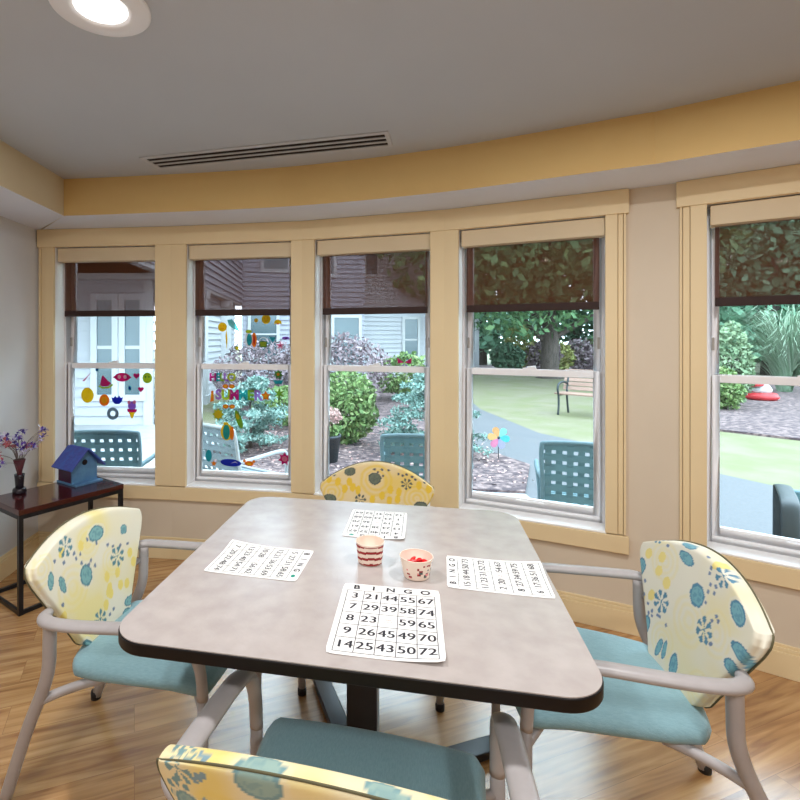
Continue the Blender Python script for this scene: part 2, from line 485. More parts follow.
SHADE_LABEL = {0: 'dark brown roller shade on the leftmost window, above the birdhouse table',
               1: 'brown roller shade over the window with the letter clings',
               2: 'brown roller shade on the middle window, behind the yellow chair',
               3: 'brown roller shade over the window that looks onto the bench and tree',
               5: 'brown roller shade on the far right window, cut by the picture edge'}
def window(i, wi):
    u0, u1 = OPEN[i]; L = (N[i + 1] - N[i]).length
    loc, rz = facet_matrix(i)
    root = struct(empty('window_%d' % wi, loc, rz))
    # reveal boards (white lining of the opening) and sill
    b = MB()
    b.box((u0 - .006, 0, Z0), (u0, .19, Z1), M['reveal']); b.box((u1, 0, Z0), (u1 + .006, .19, Z1), M['reveal'])
    b.box((u0 - .006, 0, Z1), (u1 + .006, .19, Z1 + .006), M['reveal'])
    b.build('lining', root)
    b = MB(); b.box((u0 - .006, -.018, Z0 - .006), (u1 + .006, .19, Z0 + .004), M['reveal']); b.build('sill', root, bevel=.003)
    # vinyl frame
    fz0 = Z0 + .004; F = .018; y0, y1 = .10, .185
    b = MB()
    b.box((u0, y0, fz0), (u0 + F, y1, Z1), M['vinyl']); b.box((u1 - F, y0, fz0), (u1, y1, Z1), M['vinyl'])
    b.box((u0 + F, y0, fz0), (u1 - F, y1, fz0 + .03), M['vinyl']); b.box((u0 + F, y0, Z1 - F), (u1 - F, y1, Z1), M['vinyl'])
    b.build('frame', root, bevel=.003)
    a0, a1 = u0 + F, u1 - F
    zr = 1.245
    def sash(name, z0, z1, ya, yb, s, rt, rb):
        b = MB()
        b.box((a0 + .001, ya, z0), (a0 + s, yb, z1), M['vinyl']); b.box((a1 - s, ya, z0), (a1 - .001, yb, z1), M['vinyl'])
        b.box((a0 + s, ya, z0), (a1 - s, yb, z0 + rb), M['vinyl']); b.box((a0 + s, ya, z1 - rt), (a1 - s, yb, z1), M['vinyl'])
        o = b.build(name, root, bevel=.003)
        g = MB(); ym = (ya + yb) / 2
        g.box((a0 + s - .004, ym - .002, z0 + rb - .004), (a1 - s + .004, ym + .002, z1 - rt + .004), M['glass'])
        g.build('glass_pane', o)
        return o
    lo = sash('lower_sash', fz0 + .03, zr, .108, .138, .030, .034, .040)
    up = sash('upper_sash', zr - .034, Z1 - F, .146, .176, .030, .034, .034)
    um = (a0 + a1) / 2
    b = MB(); b.prism([(um - .035, .110), (um + .035, .110), (um + .025, .134), (um - .025, .134)], zr, zr + .010, M['vinyl'])
    b.tube([(um - .012, .122, zr + .012), (um + .03, .118, zr + .016)], .006, M['vinyl'], 8)
    b.build('sash_lock', lo)
    b = MB(); b.box((um - .07, .094, fz0 + .055), (um + .07, .108, fz0 + .063), M['vinyl']); b.build('lift_rail', lo, bevel=.002)
    for ux in (u0 + F + .006, u1 - F - .006):
        b = MB(); b.box((ux - .006, .135, 1.36), (ux + .006, .147, 1.42), M['hw']); b.build('tilt_latch', up, bevel=.002)
    # roller shade: its own thing
    sh = tag(empty('roller_shade', loc, rz), SHADE_LABEL[i], 'window shade', 'brown roller shades')
    b = MB(); b.box((u0 + .012, .006, 1.922), (u1 - .001, .086, Z1 - .005), M['cassette']); b.build('cassette', sh, bevel=.003)
    f0, f1 = u0 + .030, u1 - .024
    b = MB(); b.add([(f0, .060, 1.592), (f1, .060, 1.592), (f1, .060, 1.93), (f0, .060, 1.93)], [(0, 1, 2, 3)], M['screen']); b.build('screen_fabric', sh)
    b = MB(); b.box((f0, .054, 1.560), (f1, .066, 1.600), M['hem']); b.build('hem_bar', sh, bevel=.003)
    return root

for i, wi in ((0, 1), (1, 2), (2, 3), (3, 4), (5, 5)): window(i, wi)

# casings
CT = .020
def casing(i, wi, left_end, right_end, fl_left, fl_right):
    """boards around the opening of facet i; left_end/right_end = outer u of the side boards"""
    u0, u1 = OPEN[i]; loc, rz = facet_matrix(i)
    root = struct(empty('trim_%d' % (wi + 1), loc, rz), 'cream casing boards around a window')
    def side(ua, ub, flute):
        b = MB()
        if flute == 0:
            b.box((ua, -CT, Z0), (ub, 0, Z1), M['trim'])
        else:
            w = ub - ua
            xs = (ua, ua + w * .60) if flute > 0 else (ub - w * .60, ub)
            b.box((xs[0], -CT, Z0), (xs[1], 0, Z1), M['trim'])
            ys = (ua + w * .60 + .002, ub) if flute > 0 else (ua, ub - w * .60 - .002)
            b.box((ys[0], -CT * .62, Z0), (ys[1] - (.012 if flute > 0 else 0), 0, Z1), M['trim']) if flute > 0 else b.box((ys[0] + .012, -CT * .62, Z0), (ys[1], 0, Z1), M['trim'])
            e = (ub - .010, ub) if flute > 0 else (ua, ua + .010)
            b.box((e[0], -CT, Z0), (e[1], 0, Z1), M['trim'])
        b.build('side_casing', root, bevel=.002)
    side(left_end, u0, -1 if fl_left else 0)
    side(u1, right_end, 1 if fl_right else 0)
    ol = .012 if fl_left else 0; orr = .012 if fl_right else 0
    b = MB(); b.box((left_end - ol, -CT - .006, Z1), (right_end + orr, 0, ZS - .001), M['trim']); b.build('head_casing', root, bevel=.002)
    b = MB(); b.box((left_end - ol, -CT - .004, .381), (right_end + orr, 0, Z0 - .006), M['trim']); b.build('apron', root, bevel=.003)
def LL(i): return (N[i + 1] - N[i]).length
casing(0, 1, .020, LL(0), True, False)
casing(1, 2, 0.0, LL(1), False, False)
casing(2, 3, 0.0, LL(2), False, False)
casing(3, 4, 0.0, .872, False, True)
casing(5, 5, .006, .920, True, True)

# ------------------------------------------------------------------ ceiling fixtures
def downlight(x, y, label, k=1.0):
    r = tag(empty('recessed_downlight', (x, y, ZC)), label, 'ceiling light', 'recessed ceiling downlights')
    b = MB(); b.lathe([(.134, 0.0), (.134, -.006), (.128, -.010), (.086, -.012), (.072, -.006), (.070, -.003)], M['lamp_w'], 40); b.build('trim_ring', r)
    b = MB(); b.disc(.0715, -.0045, M['lamp_e'], 36); b.lathe([(.0715, -.0045), (.0715, -.001)], M['lamp_e'], 36); b.build('lens', r)
    ld = D.lights.new('downlight_lamp', 'AREA'); ld.shape = 'DISK'; ld.size = .15; ld.energy = LAMP_POWER * k; ld.color = LAMP_COLOR
    lo = D.objects.new('lamp_glow', ld); COL.objects.link(lo); lo.parent = r; lo.location = (0, 0, -.014)
    return r
downlight(-.615, 1.432, 'round recessed downlight in the ceiling, lit, near the vent')
for x, y in ((1.0, 1.18), (-.6, -.3), (1.1, -.5), (-.6, -2.2), (1.1, -2.4)):  # unseen downlights added to brighten the room
    downlight(x, y, 'added fill downlight in the ceiling, out of view')

v0, v1 = Vector((-.93, 2.62)), Vector((.305, 2.285))
dv = (v1 - v0); Lv = dv.length
r = tag(empty('ceiling_vent', (v0.x, v0.y, ZC), math.atan2(dv.y, dv.x)), 'long white linear slot vent with three dark slots in the ceiling', 'air vent')
b = MB()
W = .185
slots = [(.026, .062), (.076, .112), (.126, .162)]
ys = [0] + [v for s_ in slots for v in s_] + [W]
b.box((0, 0, -.006), (.02, W, -.0005), M['vent_w']); b.box((Lv - .02, 0, -.006), (Lv, W, -.0005), M['vent_w'])
for k in range(0, len(ys), 2): b.box((.02, ys[k], -.006), (Lv - .02, ys[k + 1], -.0005), M['vent_w'])
b.build('vent_frame', r)
b = MB(); b.box((.021, .01, -.002), (Lv - .021, W - .01, -.0008), M['vent_k']); b.build('slot_backing', r)
# ------------------------------------------------------------------ dining table
TZ = .740
TC = Vector((.133, 1.568)); TR = math.radians(-11.2)
table = tag(empty('dining_table', (TC.x, TC.y, 0), TR), 'square grey laminate table with rounded corners on a black pedestal, between the four chairs', 'table')
def rrect(w, h, r, seg=8):
    pts = []
    for cx_, cy_, a0 in ((w / 2 - r, h / 2 - r, 0), (-w / 2 + r, h / 2 - r, 90), (-w / 2 + r, -h / 2 + r, 180), (w / 2 - r, -h / 2 + r, 270)):
        for k in range(seg + 1):
            a = math.radians(a0 + 90 * k / seg); pts.append((cx_ + r * math.cos(a), cy_ + r * math.sin(a)))
    return pts
S_ = 1.066
b = MB(); b.prism(rrect(S_, S_, .095, 12), TZ - .031, TZ - .0015, M['edge']); et = b.build('edge_band', table, bevel=.004)
b = MB(); b.prism(rrect(S_ - .005, S_ - .005, .093, 12), TZ - .004, TZ, M['laminate']); b.build('tabletop', table)
b = MB(); b.box((-.046, -.046, .045), (.046, .046, TZ - .05), M['black_metal']); b.build('column', table, bevel=.006)
b = MB(); b.box((-.20, -.20, TZ - .05), (.20, .20, TZ - .030), M['black_metal']); b.build('top_plate', table, bevel=.004)
for a in (104, 21, 284, 201):
    T = Matrix.Rotation(math.radians(a) - TR, 4, 'Z')
    b = MB()
    pr = [(.03, .045), (.10, .055), (.50, .035), (.545, .028), (.555, .012), (.03, .012)]
    w0 = .034
    n = len(pr)
    vs_ = [(x, -w0, z) for x, z in pr] + [(x, w0, z) for x, z in pr]
    fs = [tuple(range(n)), tuple(range(2 * n - 1, n - 1, -1))] + [(i, i + n, (i + 1) % n + n, (i + 1) % n) for i in range(n)]
    b.add(vs_, fs, M['black_metal'], T)
    ft = b.build('base_foot', table, bevel=.005)
    b = MB(); b.lathe([(0.0001, 0), (.022, 0), (.022, .012), (.0001, .012)], M['rubber'], 14, T @ T_((.52, 0, 0))); b.build('glide', ft)

# ------------------------------------------------------------------ bingo cards
NEARCARD = [['3', '21', '44', '55', '67'], ['7', '29', '39', '58', '74'], ['8', '23', '', '59', '65'], ['9', '26', '45', '49', '70'], ['14', '25', '43', '50', '72']]
LEFTCARD = [['5', '27', '31', '58', '65'], ['12', '21', '36', '53', '69'], ['10', '28', '', '56', '62'], ['13', '23', '40', '54', '71'], ['7', '20', '32', '48', '74']]
RIGHTCARD = [['15', '18', '44', '50', '73'], ['11', '23', '31', '52', '72'], ['2', '20', '', '54', '63'], ['8', '27', '34', '59', '75'], ['6', '17', '36', '51', '68']]
FARCARD = [['4', '20', '40', '57', '67'], ['13', '24', '38', '49', '61'], ['9', '19', '', '46', '70'], ['1', '23', '33', '60', '68'], ['12', '30', '41', '52', '64']]
def bingo(name_label, x, y, rot, w, h, nums, tealO=False, seed=0, curl=(0, 0, 0, 0)):
    r = tag(empty('bingo_card', (x, y, TZ), rot), name_label, 'bingo card', 'bingo cards on the grey table')
    hw, hh = w / 2, h / 2
    n = 14
    def zc(px, py):
        z = .0012
        for (sx, sy), c in zip(((-1, -1), (1, -1), (1, 1), (-1, 1)), curl):
            d = max(0, (sx * px / hw + sy * py / hh) / 2 - .45) / .55
            z += c * d * d
        return z
    pts = rrect(w, h, w * .035, 3)
    # sheet: grid with thickness
    b = MB()
    gx = np.linspace(-hw, hw, n + 1); gy = np.linspace(-hh, hh, n + 1)
    vt = [(px, py, zc(px, py)) for py in gy for px in gx]
    k = n + 1
    # knock the corners in a little
    cr = w * .012
    def shave(p):
        px, py, z = p
        if abs(abs(px) - hw) < 1e-6 and abs(abs(py) - hh) < 1e-6:
            px -= math.copysign(cr, px); py -= math.copysign(cr, py)
        return (px, py, z)
    vt = [shave(p) for p in vt]
    vb = [(a, c, z - .0006) for a, c, z in vt]
    fs = []
    for j in range(n):
        for i in range(n):
            q = (j * k + i, j * k + i + 1, (j + 1) * k + i + 1, (j + 1) * k + i)
            fs.append(q); fs.append(tuple(v + k * k for v in q[::-1]))
    rim = [i for i in range(k)] + [j * k + n for j in range(1, k)] + [n * k + i for i in range(n - 1, -1, -1)] + [j * k for j in range(n - 1, 0, -1)]
    for a in range(len(rim)):
        c = rim[(a + 1) % len(rim)]; fs.append((rim[a], c, c + k * k, rim[a] + k * k))
    b.add(vt + vb, fs, M['paper'], smooth=False)
    b.build('paper_sheet', r)
    b = MB()
    m_ = w * .055; x0, x1 = -hw + m_, hw - m_; y0, y1 = -hh + m_ * .8, hh - h * .115
    lt = w * .0065; e = .0004
    def lift(vs_): return [(px, py, zc(px, py) + e) for px, py, _ in vs_]
    def line(xa, ya, xb, yb):
        m2 = 8
        for t in range(m2):
            p0 = (xa + (xb - xa) * t / m2, ya + (yb - ya) * t / m2); p1 = (xa + (xb - xa) * (t + 1) / m2, ya + (yb - ya) * (t + 1) / m2)
            if xa == xb: q = [(p0[0] - lt / 2, p0[1], 0), (p0[0] + lt / 2, p0[1], 0), (p1[0] + lt / 2, p1[1], 0), (p1[0] - lt / 2, p1[1], 0)]
            else: q = [(p0[0], p0[1] - lt / 2, 0), (p1[0], p1[1] - lt / 2, 0), (p1[0], p1[1] + lt / 2, 0), (p0[0], p0[1] + lt / 2, 0)]
            b.add(lift(q), [(0, 1, 2, 3)], M['ink'])
    for t in range(6):
        line(x0 + (x1 - x0) * t / 5, y0, x0 + (x1 - x0) * t / 5, y1)
        line(x0, y0 + (y1 - y0) * t / 5, x1, y0 + (y1 - y0) * t / 5)
    cw_, ch_ = (x1 - x0) / 5, (y1 - y0) / 5
    for c, ch in enumerate('BINGO'):
        cx_ = x0 + cw_ * (c + .5); cy_ = (y1 + hh) / 2 - h * .004
        if tealO and ch == 'O':
            b.add(lift([(cx_ + w * .04 * math.cos(a), cy_ + w * .03 * math.sin(a), 0) for a in np.linspace(0, 2 * PI, 20, endpoint=False)]), [tuple(range(20))], M['ink_teal'])
            continue
        vs_, fs = text_geo(ch, w * .115, .03)
        b.add(lift([(px * 1.1 + cx_, py + cy_, 0) for px, py, _ in vs_]), fs, M['ink'])
    for rr in range(5):
        for c in range(5):
            cx_ = x0 + cw_ * (c + .5); cy_ = y1 - ch_ * (rr + .5)
            s = nums[rr][c]
            if s:
                vs_, fs = text_geo(s, w * (.150 if w > .23 else .128), 0)
                for q in (-1, 1):
                    b.add([(px, py, pz + .00005 * q) for px, py, pz in lift([(px * 1.08 + cx_ + q * w * .003, py + cy_, 0) for px, py, _ in vs_])], fs, M['ink'])
            else:
                for q, s2 in enumerate(('FREE', 'SPACE')):
                    vs_, fs = text_geo(s2, w * .030, 0)
                    b.add(lift([(px + cx_, py + cy_ + w * (.018 - .036 * q), 0) for px, py, _ in vs_]), fs, M['ink_red'])
    b.build('printed_numbers', r, fix=False)
    return r
bingo('largest white bingo card nearest the front edge of the grey table, numbers upright', .164, 1.228, math.radians(-10.5), .255, .318, NEARCARD, curl=(.001, .010, .002, .001))
bingo('sideways white bingo card at the left of the table, green mark near the cups', -.179, 1.549, math.radians(-13.5 - 90), .212, .281, LEFTCARD, True, curl=(.012, .001, .001, .001))
bingo('white bingo card at the right edge of the table beside the cup of red chips', .502, 1.452, math.radians(-13.3 + 90), .209, .274, RIGHTCARD, curl=(.001, .010, .001, .001))
bingo('upside-down white bingo card at the far edge of the table behind the striped cup', .206, 1.856, math.radians(-11.5 + 180), .212, .276, FARCARD, True, curl=(.001, .001, .001, .006))

# ------------------------------------------------------------------ cups and chips
def cup(x, y, label, rt, rb, h, kind):
    r = tag(empty('paper_cup', (x, y, TZ)), label, 'cup', 'paper cups on the grey table')
    seg = 48; nz = 24
    b = MB(); t = .0012
    vs_ = []
    for j in range(nz + 1):
        z = .003 + (h - .003) * j / nz; rr = rb + (rt - rb) * z / h
        for k in range(seg):
            a = 2 * PI * k / seg; vs_.append((rr * math.cos(a), rr * math.sin(a), z))
    rnd = random.Random(3)
    marks = [(rnd.uniform(PI, 2 * PI), rnd.uniform(.12, .8), rnd.choice(['cup_g', 'cup_g', 'cup_p', 'cup_r'])) for _ in range(22)]
    b.add(vs_, [], M['cup_w'])
    for j in range(nz):
        for k in range(seg):
            k2 = (k + 1) % seg
            z = (j + .5) / nz; a = 2 * PI * (k + .5) / seg
            mt = M['cup_w']
            if kind == 'stripe':
                zz = z + .10 * math.cos((a - 1.5 * PI)) ** 2 * -1
                if (zz + .12) % .30 < .125 and z < .9: mt = M['cup_r']
            else:
                for ma, mz, mm in marks:
                    if abs(a - ma) * 1.3 < .13 and abs(z - mz) < .05: mt = M[mm]
            b.f.append((j * seg + k, j * seg + k2, (j + 1) * seg + k2, (j + 1) * seg + k)); b.mi.append(b.m(mt)); b.sm.append(True)
    b.lathe([(rt - t, h), (rb - t, .006), (0.0005, .006)], M['cup_w'], seg)
    b.lathe([(rb, .003), (rb - .002, 0), (rb - .004, .004)], M['cup_w'], seg)
    b.build('cup_wall', r)
    b = MB(); R = [(rt + .0015 * math.cos(a), h + .0015 * math.sin(a)) for a in np.linspace(0, 2 * PI, 9)]
    b.lathe(R, M['cup_w'], seg); b.build('rolled_rim', r)
    return r
cup(.151, 1.541, 'paper cup with red and white stripes on the table, nearly empty', .042, .0355, .064, 'stripe')
cup(.274, 1.450, 'printed paper cup heaped with red bingo chips, right of the striped cup', .046, .035, .058, 'print')
def chip(x, y, z, rz, rx, ry, label, group):
    b = MB(); b.lathe([(0.0002, 0), (.0085, 0), (.0095, .0006), (.0095, .0014), (.0085, .002), (0.0002, .002)], M['chip'], 18)
    o = b.build('bingo_chip'); o.location = (x, y, z); o.rotation_euler = (rx, ry, rz)
    return tag(o, label, 'bingo chip', group)
chip(.160, 1.550, TZ + .0075, 0, .1, 0, 'red chip lying alone inside the striped cup', 'red chips in the striped cup')
rnd = random.Random(11)
for k in range(30):
    a = rnd.uniform(0, 2 * PI); rr = math.sqrt(rnd.random()) * .026; lay = k // 8
    z = TZ + .016 + lay * .0075 + (0.004 if rr < .015 else 0)
    chip(.274 + rr * math.cos(a), 1.450 + rr * math.sin(a), z, rnd.uniform(0, 6), rnd.uniform(-.55, .55), rnd.uniform(-.55, .55),
         'red plastic bingo chip heaped in the printed paper cup', 'red chips in the printed cup')

# ------------------------------------------------------------------ chairs
def back_profile(s, t, arch=.095):
    """s in [-1,1], t in [0,1] -> x, z of the backrest outline"""
    w = interp([0, .05, .2, .4, .6, .78, .88, .94, .98, 1.0], [.105, .125, .150, .190, .228, .262, .276, .276, .272, .260], t)
    zt = .800 - arch * abs(s) ** 2.0
    zb = .405 + .020 * s * s
    return s * w, zb + (zt - zb) * t
def back_y(x, z, curv=.3, rec=.24): return -.035 - rec * (z - .42) + curv * x * x

CREAM = srgb(232, 224, 196); PALE = srgb(220, 214, 200); YEL = srgb(236, 214, 112); TEAL = srgb(104, 158, 158); TEALD = srgb(70, 116, 128); NAVY = srgb(92, 108, 134)
def lerp(a, b_, t): return tuple(a[i] + (b_[i] - a[i]) * t for i in range(3))
def hash2(x, y):
    v = math.sin(x * 127.1 + y * 311.7) * 43758.5453
    return v - math.floor(v)
def vnoise(x, y):
    xi, yi = math.floor(x), math.floor(y); fx, fy = x - xi, y - yi
    fx = fx * fx * (3 - 2 * fx); fy = fy * fy * (3 - 2 * fy)
    a = hash2(xi, yi); b_ = hash2(xi + 1, yi); c = hash2(xi, yi + 1); d = hash2(xi + 1, yi + 1)
    return a + (b_ - a) * fx + (c - a) * fy + (a - b_ - c + d) * fx * fy

class Pattern:
    def __init__(s, base, yellow, teal, teald, dots, motifs, rings, ydots, ymix=.6):
        s.base, s.yellow, s.teal, s.teald, s.dots = base, yellow, teal, teald, dots
        s.motifs, s.rings, s.ydots, s.ymix = motifs, rings, ydots, ymix
    ringmix = .42; dx = 0.0; dz = 0.0
    def color(s, x, z):
        x += s.dx; z += s.dz
        n = vnoise(x * 14 + 5, z * 14)
        c = lerp(s.base, s.yellow, max(0, min(1, (n - .45) * 2.2)) * s.ymix)
        for rx, rz, rr in s.rings:
            d = math.hypot(x - rx, z - rz) / rr
            if d < 1.15:
                q = .5 + .5 * math.cos(d * 20 + 1.5 * vnoise(x * 60, z * 60))
                c = lerp(c, s.yellow, s.ringmix * q * max(0, min(1, (1.15 - d) * 6)))
        for ex, ez, ra, rb, an in s.ydots:
            dx, dz = x - ex, z - ez; ca, sa = math.cos(an), math.sin(an)
            if ((dx * ca + dz * sa) / ra) ** 2 + ((-dx * sa + dz * ca) / rb) ** 2 < 1: c = lerp(s.yellow, (s.yellow[0], s.yellow[1] * .93, s.yellow[2] * .6), .6)
        for mo in s.motifs:
            k, mx, mz = mo[0], mo[1], mo[2]
            dx, dz = x - mx, z - mz
            if abs(dx) > .07 or abs(dz) > .07: continue
            if k == 'o':
                ra, rb, an = mo[3], mo[4], mo[5]; ca, sa = math.cos(an), math.sin(an)
                u, v = (dx * ca + dz * sa) / ra, (-dx * sa + dz * ca) / rb
                d = math.hypot(u, v) + .10 * (vnoise(x * 90, z * 90) - .5)
                if d < 1.25 and d >= 1: c = lerp(c, s.base, .7)
                if d < 1: c = s.teal if d < .80 else s.teald
                if d < .62 and vnoise(x * 170, z * 170) > .56: c = lerp(s.teal, s.teald, .55)
            elif k == 'f':
                R = mo[3]; rr = math.hypot(dx, dz); an = math.atan2(dz, dx) + mo[4]
                if rr < R and rr > R * .16:
                    ph = ((an * 7 / (2 * PI)) % 1) - .5
                    wdt = .36 * min(1, rr / R * 1.5) * (1 if rr < R * .8 else (R - rr) / (R * .2) + .35)
                    if abs(ph) < wdt * .8: c = s.teald
                elif rr <= R * .12: c = s.teald
            elif k == 'd':
                if math.hypot(dx, dz) < mo[3]: c = s.dots
        return c

# motif layout read from the left chair (x to the sitter's right, z height)
def aff(px, py):
    # photo-crop units to local (x, z): near corner (120,560)=(.25,.715), far corner (545,312)=(-.25,.735), down 290 = -.27
    du, dv = px - 120, py - 560
    # u*(425,-248)/.5 + v*(-12,290)/.27
    a11, a12, a21, a22 = 425 / .5, -12 / .27, -248 / .5, 290 / .27
    det = a11 * a22 - a12 * a21
    u = (du * a22 - a12 * dv) / det; v = (a11 * dv - a21 * du) / det
    return (.25 - u, .70 - v)
def build_motifs_left():
    mo = []
    O = lambda px, py, ra, rb, an: mo.append(('o', *aff(px, py), ra, rb, an))
    F = lambda px, py, R, an=0: mo.append(('f', *aff(px, py), R, an))
    d_ = lambda px, py, r=.006: mo.append(('d', *aff(px, py), r))
    O(150, 577, .019, .027, .2); O(438, 360, .036, .025, 0); O(366, 512, .027, .034, 0); O(243, 528, .013, .025, .3); O(278, 541, .013, .026, -.2)
    O(588, 523, .026, .034, -.3); O(543, 335, .016, .017, 0); O(500, 610, .028, .016, 0); O(477, 662, .024, .021, .3); O(312, 765, .024, .038, -.3); O(395, 775, .020, .036, -.2)
    F(210, 672, .042); F(318, 415, .032, .4); F(494, 443, .034, .2); F(377, 668, .030, .3); F(590, 622, .034, .1)
    for px, py in ((160, 640), (178, 618), (200, 630), (263, 605), (215, 600), (363, 440), (342, 438), (345, 455), (395, 460), (360, 470), (385, 474), (405, 478),
                   (470, 400), (488, 405), (515, 400), (545, 390), (400, 385), (430, 398), (433, 637), (372, 700), (405, 690), (388, 715), (270, 465), (300, 470),
                   (595, 580), (610, 570), (580, 590), (560, 480), (415, 655), (530, 660), (350, 740), (375, 750)): d_(px, py)
    return mo
YD_L = [(*aff(px, py), .012, .017, .3) for px, py in ((438, 520), (438, 560), (437, 580), (480, 505), (505, 545), (545, 425), (550, 460), (430, 575), (410, 620), (480, 550), (205, 585), (258, 645), (300, 435), (372, 410), (270, 690), (540, 540))]
PL = Pattern(srgb(228, 222, 200), srgb(232, 216, 132), srgb(124, 172, 172), srgb(86, 132, 142), srgb(110, 126, 148), build_motifs_left(), [(.02, .60, .07), (-.08, .70, .055), (.16, .58, .05), (.10, .49, .05), (.13, .71, .05), (-.17, .60, .05)], YD_L, .75)

PL.dx, PL.dz = -.10, -.02
def affR(px, py):
    # right chair, crop (640,540) x5: far top corner (20,250)=(.25,.69) hmm sitter's right is far side; near corner (665,360)=(-.25,.70); bottom (400,700)
    du, dv = px - 30, py - 215
    a11, a12, a21, a22 = 610 / .5, 60 / .27, 140 / .5, 400 / .27
    det = a11 * a22 - a12 * a21
    u = (du * a22 - a12 * dv) / det; v = (a11 * dv - a21 * du) / det
    return (.25 - u, .70 - v)
def build_motifs_right():
    mo = []
    O = lambda px, py, ra, rb, an: mo.append(('o', *affR(px, py), ra, rb, an))
    F = lambda px, py, R, an=0: mo.append(('f', *affR(px, py), R, an))
    d_ = lambda px, py, r=.0055: mo.append(('d', *affR(px, py), r))
    O(208, 85, .031, .016, 0); O(232, 150, .032, .017, .1); O(48, 265, .021, .031, .2); O(340, 278, .030, .031, 0); O(524, 262, .034, .025, .4); O(598, 382, .044, .018, 0)
    O(588, 450, .036, .017, 0); O(176, 515, .020, .038, .25); O(275, 565, .011, .030, .2); O(302, 560, .009, .028, 0); O(366, 597, .017, .037, -.1)
    F(411, 158, .033, .2); F(203, 375, .034, .3); F(425, 390, .034, .1); F(68, 98, .024); F(38, 370, .030)
    for px, py in ((312, 108), (130, 127), (95, 72), (100, 90), (350, 150), (352, 172), (375, 212), (378, 245), (405, 238), (400, 210), (385, 287), (450, 315), (465, 330), (440, 340), (475, 420), (470, 425),
                   (115, 380), (150, 412), (145, 455), (170, 450), (182, 435), (190, 455), (225, 440), (213, 440), (265, 460), (65, 365), (55, 345), (95, 320), (405, 660), (320, 670)): d_(px, py)
    return mo
YD_R = [(*affR(px, py), .014, .018, .3) for px, py in ((125, 185), (137, 250), (195, 290), (60, 190), (110, 395), (370, 110), (360, 125), (150, 370), (190, 285))]
PR = Pattern(srgb(226, 222, 204), srgb(230, 216, 150), srgb(118, 172, 182), srgb(80, 132, 158), srgb(110, 130, 160), build_motifs_right(),
             [(.0, .63, .07), (-.11, .66, .06), (-.10, .50, .05), (.08, .52, .05), (.15, .73, .06)], YD_R, .45)
PR.dx, PR.dz = .015, .02
def affF(px, py): return (.27 - (px - 65) / 672 * .54, .795 - (py - 100) / 615 * .5)
def build_motifs_far():
    mo = []
    O = lambda px, py, ra, rb, an: mo.append(('o', *affF(px, py), ra, rb, an))
    O(252, 145, .026, .021, -.2); O(393, 182, .029, .028, 0); O(142, 300, .031, .020, .1); O(648, 325, .033, .026, 0)
    mo.append(('f', *affF(570, 203), .026, .1)); mo.append(('f', *affF(313, 303), .026, 0)); mo.append(('f', *affF(85, 172), .024, .3))
    for px, py in ((163, 167), (120, 150), (390, 130), (410, 145), (432, 130), (470, 132), (440, 165), (525, 150), (548, 158), (570, 150), (600, 160), (618, 175), (668, 185), (410, 330), (490, 335)): mo.append(('d', *affF(px, py), .006))
    rr = random.Random(4)
    for k in range(14): mo.append((rr.choice(['o', 'd', 'd']), rr.uniform(-.15, .15), rr.uniform(.43, .56), .018, .024, 0))
    return mo
YD_F = [(*affF(px, py), .013, .020, .1) for px, py in ((135, 190), (185, 205), (225, 245), (270, 235), (480, 240), (528, 250), (380, 300), (435, 275), (637, 205), (690, 220), (720, 260), (250, 205), (475, 300), (520, 290), (300, 250))]
PF = Pattern(srgb(224, 200, 150), srgb(226, 190, 60), srgb(104, 112, 92), srgb(74, 84, 78), srgb(84, 86, 92), build_motifs_far(), [(0.0, .72, .075), (.20, .66, .06), (-.18, .65, .06)], YD_F, .6)
PF.ringmix = .7
def build_motifs_near():
    rr = random.Random(21); mo = []
    mo += [('f', -.205, .772, .030, .3), ('o', -.07, .822, .036, .028, .2), ('o', .09, .815, .03, .024, 0), ('d', -.165, .780, .008), ('d', -.155, .790, .007), ('d', -.172, .768, .006), ('f', .18, .785, .028, .1)]
    for k in range(16):
        mo.append(('o', rr.uniform(-.22, .22), rr.uniform(.44, .76), rr.uniform(.015, .03), rr.uniform(.02, .035), rr.uniform(-.4, .4)))
        mo.append(('f', rr.uniform(-.22, .22), rr.uniform(.44, .76), .03, rr.random()))
    for k in range(30): mo.append(('d', rr.uniform(-.22, .22), rr.uniform(.44, .78), .006))
    return mo
PN = Pattern(srgb(238, 224, 182), srgb(240, 214, 112), srgb(150, 178, 168), srgb(120, 156, 158), srgb(130, 160, 170), build_motifs_near(), [(-.12, .70, .07), (.05, .64, .07), (.17, .73, .06), (-.03, .52, .06)], [], .8)

